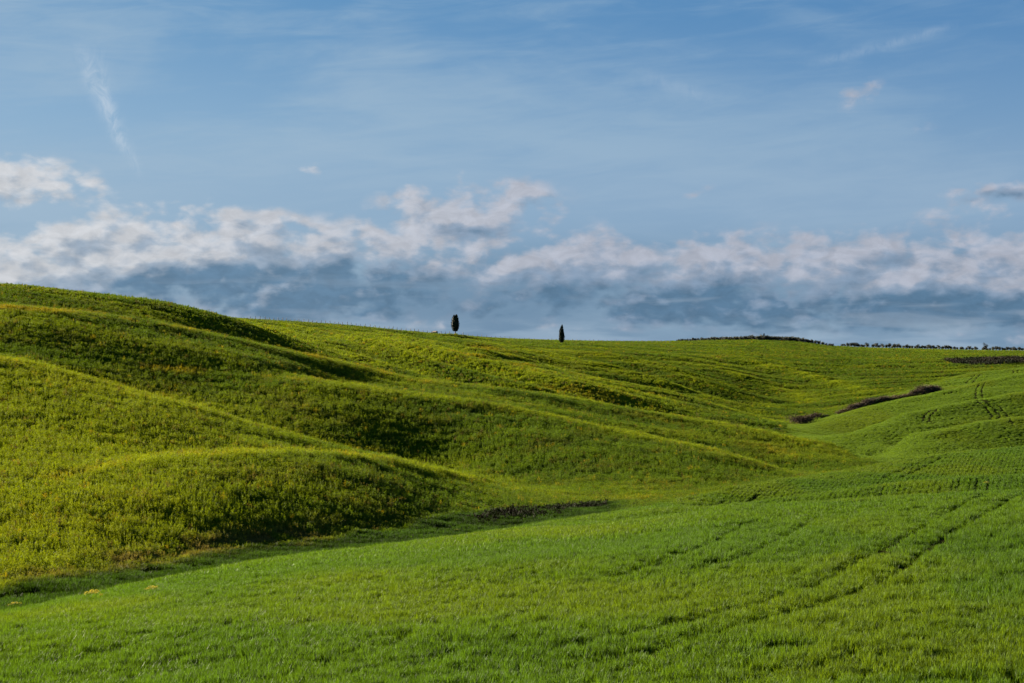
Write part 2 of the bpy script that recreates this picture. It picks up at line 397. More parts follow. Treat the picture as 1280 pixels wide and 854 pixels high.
# spurs and folds that lie on the slopes: a low ridge along a line, no wider than a field
bumps = [
    ([(296, 400), (345, 411), (388, 424), (463, 455), (520, 472)], 5.0, 0.036, 400, 560),
    ([(330, 404), (390, 416), (440, 432), (500, 452), (560, 470)], 3.4, 0.026, 380, 560),
    ([(355, 405), (450, 427), (552, 455), (640, 474), (720, 491), (800, 508)], 6.5, 0.030, 300, 820),
    ([(421, 414), (529, 437), (631, 459), (700, 476), (760, 491), (860, 514)], 6.5, 0.030, 300, 900),
    ([(477, 416), (575, 435), (640, 448), (700, 463), (760, 478)], 5.5, 0.028, 440, 800),
    ([(520, 421), (600, 430), (660, 441), (730, 456), (800, 474), (860, 488)], 3.6, 0.024, 500, 900),
    ([(700, 440), (760, 448), (831, 462), (930, 497), (972, 513)], 5.0, 0.028, 500, 1000),
    ([(800, 446), (850, 453), (910, 464), (960, 481), (1020, 503)], 5.0, 0.028, 480, 1040),
    ([(890, 444), (930, 450), (985, 462), (1040, 476), (1085, 490)], 4.6, 0.026, 480, 1110),
    ([(310, 408), (400, 430), (480, 456), (540, 474)], 3.0, 0.018, 300, 600), ([(388, 411), (480, 431), (580, 455), (680, 480), (780, 503)], 3.0, 0.018, 310, 820),
    ([(450, 416), (560, 438), (650, 458), (740, 480), (840, 503)], 3.0, 0.018, 340, 880), ([(600, 427), (700, 446), (800, 470), (880, 494), (950, 518)], 3.0, 0.018, 380, 980),
    ([(640, 432), (760, 445), (860, 468), (940, 492)], 2.6, 0.018, 480, 980),
    ([(720, 438), (800, 443), (880, 455), (930, 468)], 2.2, 0.024, 560, 940),
    ([(1000, 443), (1080, 453), (1160, 466)], 2.4, 0.026, 600, 1180),
    ([(-100, 392), (60, 404), (200, 430), (330, 452), (420, 466)], 4.0, 0.045, 180, 440),
    ([q[:2] for q in a_ if 590 < q[0] < 1600], 3.2, 0.045, 84, 1900), ([q[:2] for q in b_ if 690 < q[0] < 1600], 3.2, 0.035, 109, 1900),
    ([q[:2] for q in G1 if q[0] < 1600], 2.6, 0.018, 268, 1900), ([q[:2] for q in full[5] if 1050 < q[0] < 1600], 2.6, 0.018, 304, 1900),
    ([q[:2] for q in full[6] if 1030 < q[0] < 1600], 2.0, 0.016, 364, 1900),
    (D, 2.2, 0.030, 195, 985), ([(530, 476)] + [q[:2] for q in full[4] if 590 < q[0] < 1115], 2.4, 0.028, 240, 1110),
    ([q[:2] for q in full[6] if 690 < q[0] < 985], 2.4, 0.024, 370, 985), ([(-400, 420)] + [q[:2] for q in A[3:]], 2.0, 0.030, 150, 700),
    ([(60, 603), (130, 588), (200, 575), (330, 567), (400, 568), (482, 577), (540, 589), (600, 603)], 2.0, 0.030, 112, 600),
    ([(-300, 372), (0, 385), (100, 393), (200, 407), (300, 428), (400, 450), (450, 461), (530, 476)], 3.0, 0.032, 240, 620),
    ([(440, 505), (500, 520), (580, 540), (680, 566), (780, 592)], 3.0, 0.05, 160, 820),
    ([(-400, 812), (180, 796), (640, 790), (1000, 798), (1800, 800)], 8.0, 0.14, 34, 1900),
    ([(420, 740), (620, 712), (860, 690), (1100, 668), (1500, 640)], 4.0, 0.10, 45, 1500),
]
PYB = PYG.copy()
BUMPLOG = []
for pts, amp, wd, ymin, pend in bumps:
    p = np.array([q[:2] for q in pts], float)
    pyl = pchip(p[:, 0], p[:, 1], PX)
    wt_ = sstep(PX, p[0, 0] - 30, p[0, 0] + 130) * (1 - sstep(PX, p[-1, 0] - 150, p[-1, 0] + 40))
    vs = np.full(NP_, np.nan)
    j0 = np.searchsorted(YY, ymin)
    for i in np.nonzero(wt_ > 0)[0]:
        seg = PYB[i, j0:]
        below = seg <= pyl[i] + amp * 1.25 * wt_[i]
        if below.any() and below.argmax() > 0: vs[i] = V[j0 + below.argmax()]
    g = np.isfinite(vs)
    if g.sum() < 5: continue
    vs = np.interp(PX, PX[g], vs[g]); vs = smooth1(vs, 10)
    BUMPLOG.append((pts[0], [(int(q), int(math.exp(np.interp(q, PX, vs)))) for q in np.linspace(p[0, 0], p[-1, 0], 7)]))
    dv = V[None, :] - vs[:, None]
    sh = np.where(dv < 0, np.exp(-(dv / (wd * 0.6)) ** 2), np.exp(-(dv / (wd * 1.2)) ** 2))
    PYG -= amp * 1.25 * wt_[:, None] * (sh - (0.5 * np.exp(-((dv + 1.25 * wd) / (0.75 * wd)) ** 2) if ymin > 80 and pend != 1900 else 0))
from_y = YY[None, :]
XG = (PX[:, None] - 640) / FPX * from_y
YG = np.repeat(from_y, NP_, 0)
ZG = (427 - PYG) * from_y / FPX
# fine relief: soft swells, then the small terraces left by ploughing along the slope
rel = (fbm(XG / 24, YG / 24, 3, 3) - 0.5) * 0.6 + (fbm(XG / 6.5, YG / 6.5, 11, 3) - 0.5) * 0.16
veg_left = sstep(YG, BANK_Y[:, None], BANK_Y[:, None] + 10)
ter = (fbm(XG / 40, YG / 7.0 + XG / 60, 21, 2) - 0.5)
far = sstep(YG, 330, 480)
rel = rel + veg_left * (1 - far) * (fbm(XG / 14, YG / 5.0, 31, 3) - 0.5) * 0.5 + far * ter * 2.0
env = np.clip(sstep(YG, 20, 60), 0, 1) * (1 - sstep(YG, 650, 720) * 0.8)
ZG = ZG + rel * env * np.clip(YG / 170, 0.35, 1)
def fidx(px, y):
    fi = np.interp(px, PX, np.arange(NP_)); fj = np.interp(y, YY, np.arange(NY))
    i = np.clip(fi.astype(int), 0, NP_ - 2); j = np.clip(fj.astype(int), 0, NY - 2)
    return i, j, fi - i, fj - j
def samp(G, px, y):
    i, j, a, b = fidx(px, y)
    return (G[i, j] * (1 - a) + G[i + 1, j] * a) * (1 - b) + (G[i, j + 1] * (1 - a) + G[i + 1, j + 1] * a) * b
def ground(x, y):
    """height of the land at a world position"""
    x = np.asarray(x, float); y = np.asarray(y, float)
    return samp(ZG, 640 + FPX * x / np.maximum(y, 1e-3), y)
def locate(px, py, ymin=30.0, ymax=1000.0, vis=True):
    """where the line of sight through a photo pixel first meets the land beyond ymin"""
    col = np.array([samp(ZG, np.full(NY, float(px)), YY)])[0]
    s = 427 - col * FPX / YY
    for j in range(np.searchsorted(YY, ymin) + 1, NY):
        if YY[j] > ymax: break
        if s[j] <= py:
            y = YY[j - 1] + (YY[j] - YY[j - 1]) * (s[j - 1] - py) / max(s[j - 1] - s[j], 1e-6)
            y = min(max(y, YY[j - 1]), YY[j])
            return ((px - 640) / FPX * y, y, float(ground((px - 640) / FPX * y, y)))
    return None
# a low knoll under the first cypress and a rise under the olive grove
def knoll(px, y, h, rx, ry):
    x0 = (px - 640) / FPX * y
    return h * np.exp(-((XG - x0) / rx) ** 2 - ((YG - y) / ry) ** 2)
ZG = ZG + knoll(571, 657, 1.3, 9, 6) + knoll(590, 657, 0.5, 10, 6)
# the photograph's outlines are the tops of the crop: the soil lies a hand lower
ZG = ZG - 0.24 * sstep(YG, 15, 30)
# ------------------------------------------------------------------ what grows where
def edge_y(px): return np.interp(px, PX, EDGE_Y)
def bank_y(px): return np.interp(px, PX, BANK_Y)
def g4_y(px): return np.interp(px, PX, G4_Y)
GL_Y = [240, 252, 262, 275, 300, 322, 345, 366, 385, 400, 420, 445]
GL_X = [1180, 1118, 1072, 1048, 1012, 992, 978, 975, 1000, 1040, 1105, 1180]
def region(px, y, x):
    """weights: wheat in front, ditch, far green wheat, everything else is the clover slopes"""
    n = (vnoise(x / 3.0, y / 3.0, 91) - 0.5)
    e = edge_y(px); b = bank_y(px)
    wheat = sstep(e + 0.9 + n * 1.5 - y, -0.4, 0.4)
    dw = 1 - sstep(px, 760, 800)
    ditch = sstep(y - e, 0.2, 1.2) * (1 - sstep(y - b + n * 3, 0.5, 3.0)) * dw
    gl = np.interp(y, GL_Y, GL_X)
    hide = (px > 1110) & (y > edge_y(px)) & (y < 300)
    gf = sstep(px - gl + n * 14, -4, 4) * sstep(y, 240, 246) * (1 - sstep(y - g4_y(px), 8, 16))
    gf = np.maximum(gf, hide * 1.0)
    return wheat, ditch, gf
# lines along which yellow flowers stand on the thin soil of the crests
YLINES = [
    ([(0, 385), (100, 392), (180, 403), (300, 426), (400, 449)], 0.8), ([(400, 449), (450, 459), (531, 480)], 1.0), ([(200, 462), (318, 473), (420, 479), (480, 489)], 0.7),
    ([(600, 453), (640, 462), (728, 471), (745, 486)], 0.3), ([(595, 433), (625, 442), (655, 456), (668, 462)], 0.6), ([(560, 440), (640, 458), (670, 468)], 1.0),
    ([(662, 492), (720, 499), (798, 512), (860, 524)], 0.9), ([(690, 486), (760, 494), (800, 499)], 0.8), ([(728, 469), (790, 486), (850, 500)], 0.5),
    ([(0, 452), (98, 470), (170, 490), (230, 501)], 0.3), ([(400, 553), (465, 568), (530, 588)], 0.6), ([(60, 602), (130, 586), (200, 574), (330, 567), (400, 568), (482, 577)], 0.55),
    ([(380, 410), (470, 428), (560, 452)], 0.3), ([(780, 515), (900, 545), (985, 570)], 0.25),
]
def polyline_ground(pts, step=4.0, ymin=30.0):
    p = np.array(pts, float); out = []
    L = np.concatenate([[0], np.cumsum(np.hypot(*np.diff(p, axis=0).T))])
    for s in np.arange(0, L[-1] + 0.01, step):
        g = locate(float(np.interp(s, L, p[:, 0])), float(np.interp(s, L, p[:, 1])), ymin)
        if g: out.append(g[:2])
    return np.array(out)
def seg_dist(x, y, segs):
    """distance from points to the nearest segment"""
    d = np.full(x.shape, 1e9, np.float32)
    x = x.astype(np.float32); y = y.astype(np.float32)
    for ax, ay, bx, by in segs:
        vx, vy = bx - ax, by - ay; l2 = vx * vx + vy * vy + 1e-9
        m = (np.abs(x - (ax + bx) / 2) < abs(vx) / 2 + 14) & (np.abs(y - (ay + by) / 2) < abs(vy) / 2 + 14)
        if not m.any(): continue
        t = np.clip(((x[m] - ax) * vx + (y[m] - ay) * vy) / l2, 0, 1)
        d[m] = np.minimum(d[m], np.hypot(x[m] - ax - t * vx, y[m] - ay - t * vy))
    return d
def to_segs(P, maxj=16.0):
    return [(a[0], a[1], b[0], b[1]) for a, b in zip(P[:-1], P[1:]) if math.hypot(b[0] - a[0], b[1] - a[1]) < maxj]
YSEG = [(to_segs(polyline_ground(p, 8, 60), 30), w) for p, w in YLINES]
TRACKS_NEAR = [
    [(1230, 622), (1215, 628), (1179, 648), (1125, 679), (1071, 707), (1021, 736), (930, 766), (820, 791), (700, 815)],
    [(1290, 614), (1276, 621), (1233, 646), (1179, 675), (1133, 711), (1107, 729), (1043, 756), (1000, 768), (910, 792), (830, 815), (740, 835)],
    [(928, 660), (892, 682), (820, 711), (760, 728)], [(1020, 652), (975, 678), (930, 700), (860, 720)],
    [(1107, 607), (1097, 627)], [(1222, 598), (1220, 620)], [(1236, 597), (1234, 619)], [(946, 621), (938, 630)], [(903, 629), (888, 638)], [(855, 636), (842, 643)],
    [(1185, 570), (1170, 578), (1125, 600)], [(1168, 573), (1152, 580), (1104, 600)],
    [(520, 720), (440, 733), (370, 745)], [(640, 745), (560, 760), (470, 772)], [(330, 780), (200, 806), (60, 835)],
]
TRACKS_FAR = [
    [(1225, 479), (1220, 487), (1220, 500), (1232, 510), (1240, 521), (1238, 525)],
    [(1232, 477), (1227, 487), (1228, 500), (1242, 512), (1250, 521), (1246, 525)],
    [(1229, 500), (1247, 507), (1260, 521), (1266, 532)],
    [(1162, 514), (1154, 522), (1152, 528)], [(1172, 511), (1162, 521), (1161, 527), (1168, 531)],
    [(1219, 469), (1206, 481)], [(1225, 469), (1214, 480)], [(1267, 463), (1266, 468)], [(1273, 463), (1272, 468)],
    [(1181, 492), (1181, 495)], [(1185, 491), (1185, 494)], [(1189, 490), (1189, 493)], [(1258, 474), (1257, 477)],
]
TN = [s for p in TRACKS_NEAR[:2] for s in to_segs(polyline_ground(p, 3, 30), 9)]
TN2 = [s for p in TRACKS_NEAR[2:] for s in to_segs(polyline_ground(p, 3, 30), 9)]
TF = [s for p in TRACKS_FAR for s in to_segs(polyline_ground(p, 2, 240), 30)]
# bare strip of dark scrub below the far right skyline: kept as a mask in world metres
SC = [locate(px, py, 450) for px, py in ((1178, 453), (1290, 458), (1290, 448))]
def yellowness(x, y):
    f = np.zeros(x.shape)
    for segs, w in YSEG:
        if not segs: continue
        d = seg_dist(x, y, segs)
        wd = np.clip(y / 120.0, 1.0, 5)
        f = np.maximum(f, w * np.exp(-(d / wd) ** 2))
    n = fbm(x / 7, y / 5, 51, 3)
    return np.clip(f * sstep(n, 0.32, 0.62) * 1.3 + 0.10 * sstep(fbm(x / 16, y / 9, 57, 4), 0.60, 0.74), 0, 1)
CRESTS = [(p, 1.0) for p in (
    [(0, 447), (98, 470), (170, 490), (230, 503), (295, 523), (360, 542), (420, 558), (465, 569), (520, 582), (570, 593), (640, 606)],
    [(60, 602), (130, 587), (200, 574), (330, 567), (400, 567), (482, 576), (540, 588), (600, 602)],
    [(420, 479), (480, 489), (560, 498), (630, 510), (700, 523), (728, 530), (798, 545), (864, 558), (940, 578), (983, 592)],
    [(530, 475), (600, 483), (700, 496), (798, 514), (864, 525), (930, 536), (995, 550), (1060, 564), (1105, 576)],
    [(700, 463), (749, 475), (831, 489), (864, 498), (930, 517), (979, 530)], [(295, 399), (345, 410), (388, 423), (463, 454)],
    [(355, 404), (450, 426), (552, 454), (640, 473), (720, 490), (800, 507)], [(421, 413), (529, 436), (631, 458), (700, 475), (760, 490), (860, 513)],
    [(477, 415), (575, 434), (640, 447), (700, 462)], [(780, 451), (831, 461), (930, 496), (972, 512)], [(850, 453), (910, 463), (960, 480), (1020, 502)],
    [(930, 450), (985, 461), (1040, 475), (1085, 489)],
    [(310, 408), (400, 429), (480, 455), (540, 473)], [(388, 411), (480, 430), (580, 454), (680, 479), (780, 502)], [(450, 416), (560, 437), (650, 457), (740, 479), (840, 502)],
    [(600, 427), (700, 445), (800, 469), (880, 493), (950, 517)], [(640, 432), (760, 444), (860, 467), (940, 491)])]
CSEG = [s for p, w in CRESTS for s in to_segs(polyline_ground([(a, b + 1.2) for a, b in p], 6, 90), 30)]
def crestness(x, y):  # sunlit rim of the crests put into the colour, over thin-soil yellowing
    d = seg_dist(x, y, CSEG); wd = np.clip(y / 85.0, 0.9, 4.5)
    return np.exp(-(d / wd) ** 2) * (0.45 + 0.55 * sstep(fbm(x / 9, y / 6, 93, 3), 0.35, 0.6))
def lerp(a, b, t): return a + (b - a) * t[..., None]
RGB = lambda *c: np.array(c, float)
WHEAT = RGB(0.066, 0.140, 0.007); WHEAT_Y = RGB(0.102, 0.164, 0.006); WHEAT_B = RGB(0.054, 0.128, 0.010)
CLOV = RGB(0.074, 0.138, 0.006); CLOV_D = RGB(0.060, 0.116, 0.007); CLOV_L = RGB(0.150, 0.214, 0.006); YEL = RGB(0.235, 0.215, 0.010); BRN = RGB(0.082, 0.078, 0.016)
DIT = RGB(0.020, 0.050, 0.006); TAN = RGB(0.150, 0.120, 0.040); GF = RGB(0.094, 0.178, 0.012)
SOIL = RGB(0.022, 0.018, 0.009)
KALB = 0.60
def albedo(px, y, x, soil=False):
    wheat, ditch, gf = region(px, y, x)
    yel = yellowness(x, y)
    n1 = fbm(x / 9, y / 6, 61, 4); n2 = fbm(x / 28, y / 14, 67, 3); n3 = fbm(x / 2.2, y / 1.4, 71, 3)
    c = lerp(CLOV_D[None] + 0 * x[..., None], CLOV, sstep(n1, 0.35, 0.60))
    c = lerp(c, CLOV_L, sstep(n2, 0.48, 0.75) * 0.5)
    c = lerp(c, BRN, sstep(fbm(x / 6, y / 4, 75, 4), 0.58, 0.72) * 0.28)
    # yellow green crop of the near left slope, brightened in colour as if sunlit
    c = lerp(c, CLOV_L, (1 - sstep(px, 160, 520)) * (1 - sstep(y, 165, 200)) * 0.75)
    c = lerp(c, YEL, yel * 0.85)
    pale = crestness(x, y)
    c = lerp(c, CLOV_L * 1.15, pale * 0.9)  # crest rims painted brighter, as the low sun would light them
    w = lerp(WHEAT[None] + 0 * x[..., None], WHEAT_Y, sstep(fbm(x / 12, y / 9, 81, 3), 0.48, 0.72) * 0.5)
    w = lerp(w, WHEAT_B, sstep(fbm(x / 10, y / 16, 85, 3), 0.48, 0.70) * 0.8)
    c = lerp(c, w, wheat)
    g = lerp(GF[None] + 0 * x[..., None], WHEAT_Y, sstep(fbm(x / 18, y / 22, 87, 3), 0.50, 0.72) * 0.7)
    c = lerp(c, g, gf)
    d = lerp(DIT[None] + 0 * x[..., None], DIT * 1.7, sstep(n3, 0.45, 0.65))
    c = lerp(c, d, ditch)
    tan = np.exp(-((y - bank_y(px) - 4.0) / 3.0) ** 2) * sstep(px, -60, 120) * (1 - sstep(px, 360, 440))
    c = lerp(c, TAN, tan * sstep(n3, 0.30, 0.60) * 0.9)
    c = c * KALB
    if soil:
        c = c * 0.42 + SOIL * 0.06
        eb = np.exp(-((y - bank_y(px) + 2.0) / 4.0) ** 2) * sstep(px, 560, 610) * (1 - sstep(px, 740, 775))
        c = lerp(c, RGB(0.045, 0.030, 0.016), eb)
        tr = np.minimum(seg_dist(x, y, TN + TN2), seg_dist(x, y, TF) * 1.0)
        c = lerp(c, SOIL * 0.7, np.exp(-(tr / 0.45) ** 2) * 0.95)
    return c, (wheat, ditch, gf, yel)

# ------------------------------------------------------------------ ground mesh
def grid_mesh(name, X, Y, Z):
    n, m = X.shape
    co = np.stack([X, Y, Z], -1).reshape(-1, 3).astype(np.float32)
    i, j = np.meshgrid(np.arange(n - 1), np.arange(m - 1), indexing='ij')
    a = (i * m + j).ravel()
    q = np.stack([a, a + m, a + m + 1, a + 1], -1).astype(np.int32)
    me = bpy.data.meshes.new(name)
    me.vertices.add(len(co)); me.vertices.foreach_set('co', co.ravel())
    me.loops.add(q.size); me.loops.foreach_set('vertex_index', q.ravel())
    me.polygons.add(len(q)); me.polygons.foreach_set('loop_start', np.arange(0, q.size, 4, dtype=np.int32))
    me.polygons.foreach_set('use_smooth', np.ones(len(q), bool))
    me.update(calc_edges=True)
    return me
gm = grid_mesh("ground", XG, YG, ZG)
PG = np.repeat(PX[:, None], NY, 1)
inn = (YG > 20) & (YG < 1100) & (PG > -700) & (PG < 2000)
ga = np.zeros((NP_, NY, 4), np.float32); ga[..., :3] = CLOV * 0.7; ga[..., 3] = 1
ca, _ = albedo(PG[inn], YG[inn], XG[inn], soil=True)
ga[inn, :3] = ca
at = gm.attributes.new('tone', 'FLOAT_COLOR', 'POINT')
at.data.foreach_set('color', ga.ravel())
ground_o = bpy.data.objects.new("ground", gm)
ground_o['kind'] = 'structure'
C.objects.link(ground_o)

def new_mat(name):
    m = bpy.data.materials.new(name); m.use_nodes = True
    t = m.node_tree; t.nodes.clear()
    return m, NT(t), t
def ground_material():
    m, N, t = new_mat("field_soil")
    a = t.nodes.new('ShaderNodeAttribute'); a.attribute_name = 'tone'
    tc = t.nodes.new('ShaderNodeTexCoord')
    n = N.noise(tc.outputs['Object'], 1.3, 6.0, 0.65)
    n2 = N.noise(tc.outputs['Object'], 9.0, 3.0, 0.6)
    k = N.mul(N.ss(n, 0.25, 0.75, 0.72, 1.25), N.ss(n2, 0.2, 0.8, 0.8, 1.2))
    col = N.mix(1.0, a.outputs['Color'], N.comb(k, k, k), 'MULTIPLY')
    b = t.nodes.new('ShaderNodeBump'); b.inputs['Strength'].default_value = 0.9; b.inputs['Distance'].default_value = 0.25
    N.set(b.inputs['Height'], N.add(n, N.mul(n2, 0.35)))
    p = t.nodes.new('ShaderNodeBsdfPrincipled'); p.inputs['Roughness'].default_value = 0.95
    p.inputs['Specular IOR Level'].default_value = 0.0
    N.set(p.inputs['Base Color'], col); N.set(p.inputs['Normal'], b.outputs[0])
    o = t.nodes.new('ShaderNodeOutputMaterial'); N.l.new(p.outputs[0], o.inputs[0])
    return m
gm.materials.append(ground_material())
# ------------------------------------------------------------------ leaves
def leaf_material(name, tint=None, trans=0.38, var=0.25, rough=0.5, spec=0.35, instanced=True):
    m, N, t = new_mat(name)
    if instanced:
        a = t.nodes.new('ShaderNodeAttribute'); a.attribute_type = 'INSTANCER'; a.attribute_name = 'tint'
        base = a.outputs['Color']
    else:
        r = t.nodes.new('ShaderNodeRGB'); r.outputs[0].default_value = (*tint, 1); base = r.outputs[0]
    lv = t.nodes.new('ShaderNodeAttribute'); lv.attribute_name = 'lv'
    k = N.lin(lv.outputs['Fac'], 0, 1, 1 - var, 1 + var)
    col = N.mix(1.0, base, N.comb(k, k, N.mul(k, k)), 'MULTIPLY')
    p = t.nodes.new('ShaderNodeBsdfPrincipled'); p.inputs['Roughness'].default_value = rough
    p.inputs['Specular IOR Level'].default_value = spec
    N.set(p.inputs['Base Color'], col)
    o = t.nodes.new('ShaderNodeOutputMaterial')
    if trans > 0:
        tr = t.nodes.new('ShaderNodeBsdfTranslucent')
        tcol = N.mix(1.0, col, (1.75, 1.45, 0.6, 1), 'MULTIPLY')
        N.set(tr.inputs['Color'], tcol)
        mx = t.nodes.new('ShaderNodeMixShader'); mx.inputs[0].default_value = trans
        N.l.new(p.outputs[0], mx.inputs[1]); N.l.new(tr.outputs[0], mx.inputs[2]); N.l.new(mx.outputs[0], o.inputs[0])
    else:
        N.l.new(p.outputs[0], o.inputs[0])
    return m
class Faces:
    """collects loose polygons with one value each, and turns them into a mesh"""
    def __init__(s): s.v = []; s.f = []; s.lv = []; s.mi = []
    def poly(s, pts, lv=0.5, mi=0):
        k = len(s.v); s.v.extend([tuple(map(float, p)) for p in pts]); s.f.append(tuple(range(k, k + len(pts)))); s.lv.append(float(lv)); s.mi.append(mi)
    def tube(s, pts, rad, n=6, lv=0.5, mi=0):
        rings = []
        for i, (p, r) in enumerate(zip(pts, rad)):
            p = np.array(p, float)
            d = np.array(pts[min(i + 1, len(pts) - 1)], float) - np.array(pts[max(i - 1, 0)], float)
            d /= np.linalg.norm(d) + 1e-9
            u = np.cross(d, (0.31, 0.9, 0.2)); u /= np.linalg.norm(u); w = np.cross(d, u)
            k = len(s.v)
            for q in range(n):
                a = 2 * math.pi * q / n
                s.v.append(tuple(p + r * (math.cos(a) * u + math.sin(a) * w)))
            rings.append(k)
        for a, b in zip(rings[:-1], rings[1:]):
            for q in range(n):
                s.f.append((a + q, a + (q + 1) % n, b + (q + 1) % n, b + q)); s.lv.append(lv); s.mi.append(mi)
        s.f.append(tuple(rings[-1] + q for q in range(n))); s.lv.append(lv); s.mi.append(mi)
        s.f.append(tuple(rings[0] + q for q in reversed(range(n)))); s.lv.append(lv); s.mi.append(mi)
    def box(s, c, h, lv=0.5, mi=0):
        x, y, z = c; a, b, d = h
        P = [(x + i * a, y + j * b, z + k * d) for k in (-1, 1) for j in (-1, 1) for i in (-1, 1)]
        for q in ((0, 2, 3, 1), (4, 5, 7, 6), (0, 1, 5, 4), (2, 6, 7, 3), (0, 4, 6, 2), (1, 3, 7, 5)):
            s.poly([P[i] for i in q], lv, mi)
    def mesh(s, name, mats, smooth=False):
        me = bpy.data.meshes.new(name); me.from_pydata(s.v, [], s.f)
        for m in mats: me.materials.append(m)
        me.polygons.foreach_set('material_index', s.mi)
        if smooth: me.polygons.foreach_set('use_smooth', [True] * len(s.f))
        a = me.attributes.new('lv', 'FLOAT', 'FACE'); a.data.foreach_set('value', s.lv)
        me.update(); return me
def blade(F, x, y, h, w, rnd):
    a = rnd.uniform(0, 6.283); b = rnd.uniform(0, 6.283); lean = rnd.uniform(0.05, 0.5) * h
    wx, wy = math.cos(a) * w / 2, math.sin(a) * w / 2; lx, ly = math.cos(b) * lean, math.sin(b) * lean
    z1 = h * 0.55; z2 = h * (1 - 0.25 * (lean / h) ** 2)
    m = (x + lx * 0.3, y + ly * 0.3, z1); t = (x + lx, y + ly, z2)
    lv = rnd.random()
    F.poly([(x - wx, y - wy, -0.08), (x + wx, y + wy, -0.08), (m[0] + wx, m[1] + wy, m[2]), (m[0] - wx, m[1] - wy, m[2])], lv)
    F.poly([(m[0] - wx, m[1] - wy, m[2]), (m[0] + wx, m[1] + wy, m[2]), t], lv)
def wheat_patch(k, rad, n, h, w, seed):
    rnd = random.Random(seed); F = Faces()
    for _ in range(n):
        r = rad * math.sqrt(rnd.random()); a = rnd.uniform(0, 6.283)
        blade(F, r * math.cos(a), r * math.sin(a), h * rnd.uniform(0.7, 1.12), w * rnd.uniform(0.7, 1.3), rnd)
    return F
def leaf(F, c, size, rnd, up=0.3, lv=None):
    n = np.array([rnd.gauss(0, 1), rnd.gauss(0, 1), rnd.gauss(0, 1) + up]); n /= np.linalg.norm(n) + 1e-9
    u = np.cross(n, [rnd.gauss(0, 1), rnd.gauss(0, 1), rnd.gauss(0, 1)]); u /= np.linalg.norm(u) + 1e-9
    v = np.cross(n, u); c = np.array(c); a = size * rnd.uniform(0.7, 1.3); b = a * 0.55
    F.poly([c - u * a, c + v * b, c + u * a, c - v * b], rnd.random() if lv is None else lv)
def clover_plant(seed, rad, h, n, size):
    """upright leafy plant: a few stems, narrow leaves held steeply along them"""
    rnd = random.Random(seed); F = Faces()
    stems = [(rnd.uniform(0, 6.283), rnd.uniform(0.1, 1.0) * rad, h * rnd.uniform(0.55, 1.15)) for _ in range(7)]
    for i in range(n):
        a, r, hh = stems[i % 7]; t = rnd.random() ** 0.7
        c = np.array((math.cos(a) * r * (0.4 + 0.6 * t) + rnd.gauss(0, size * 0.6), math.sin(a) * r * (0.4 + 0.6 * t) + rnd.gauss(0, size * 0.6), hh * t))
        ax = np.array([rnd.gauss(0, 0.45), rnd.gauss(0, 0.45), 1.0]); ax /= np.linalg.norm(ax)
        sd = np.cross(ax, [rnd.gauss(0, 1), rnd.gauss(0, 1), 0.2]); sd /= np.linalg.norm(sd) + 1e-9
        k = size * rnd.uniform(0.7, 1.3)
        F.poly([c - ax * k * 1.2, c + sd * k * 0.34, c + ax * k * 1.6, c - sd * k * 0.34], rnd.random())
    return F
M_WHEAT = leaf_material("wheat_leaf", trans=0.40, var=0.55, rough=0.55, spec=0.09)
M_CLOV = leaf_material("clover_leaf", trans=0.36, var=0.45, rough=0.7, spec=0.06)
M_GRASS = leaf_material("ditch_grass_leaf", trans=0.35, var=0.4, rough=0.7, spec=0.06)
def variants(name, faces, mat):
    col = bpy.data.collections.new(name)
    for i, F in enumerate(faces):
        o = bpy.data.objects.new(name, F.mesh(name, [mat])); col.objects.link(o)
    return col
V_WHEAT = variants("wheat_tuft", [wheat_patch(i, 0.20, 56, 0.29, 0.012, 100 + i) for i in range(6)], M_WHEAT)
V_WHEATM = variants("wheat_tuft_wide", [wheat_patch(i, 0.36, 60, 0.30, 0.024, 200 + i) for i in range(5)], M_WHEAT)
V_ROW = variants("wheat_row_tuft", [wheat_patch(i, 0.13, 26, 0.31, 0.022, 250 + i) for i in range(5)], M_WHEAT)
V_WHEATF = variants("wheat_tuft_far", [wheat_patch(i, 0.85, 80, 0.28, 0.065, 300 + i) for i in range(4)], M_WHEAT)
def clover_patch(seed, rad, plants, h, leaves, size):
    """many thin upright plants standing close together"""
    rnd = random.Random(seed); P = Faces()
    for i in range(plants):
        r = rad * math.sqrt(rnd.random()); a = rnd.uniform(0, 6.283); ox, oy = r * math.cos(a), r * math.sin(a)
        q = clover_plant(seed * 50 + i, rad * 0.17, h * rnd.uniform(0.45, 1.35), leaves, size)
        k = len(P.v); P.v.extend([(x + ox, y + oy, z) for x, y, z in q.v]); P.f.extend([tuple(j + k for j in f) for f in q.f])
        lum = rnd.uniform(-0.35, 0.35); P.lv.extend([min(1, max(0, l + lum)) for l in q.lv]); P.mi.extend(q.mi)
    return P
V_CLOV = variants("clover_tuft", [clover_patch(400 + i, 0.34, 8, 0.43, 24, 0.033) for i in range(9)], M_CLOV)
V_CLOVF = variants("clover_tuft_far", [clover_patch(500 + i, 0.66, 8, 0.46, 20, 0.070) for i in range(6)], M_CLOV)
V_DITCH = variants("ditch_tuft", [wheat_patch(i, 0.30, 60, 0.40, 0.03, 600 + i) for i in range(4)], M_GRASS)

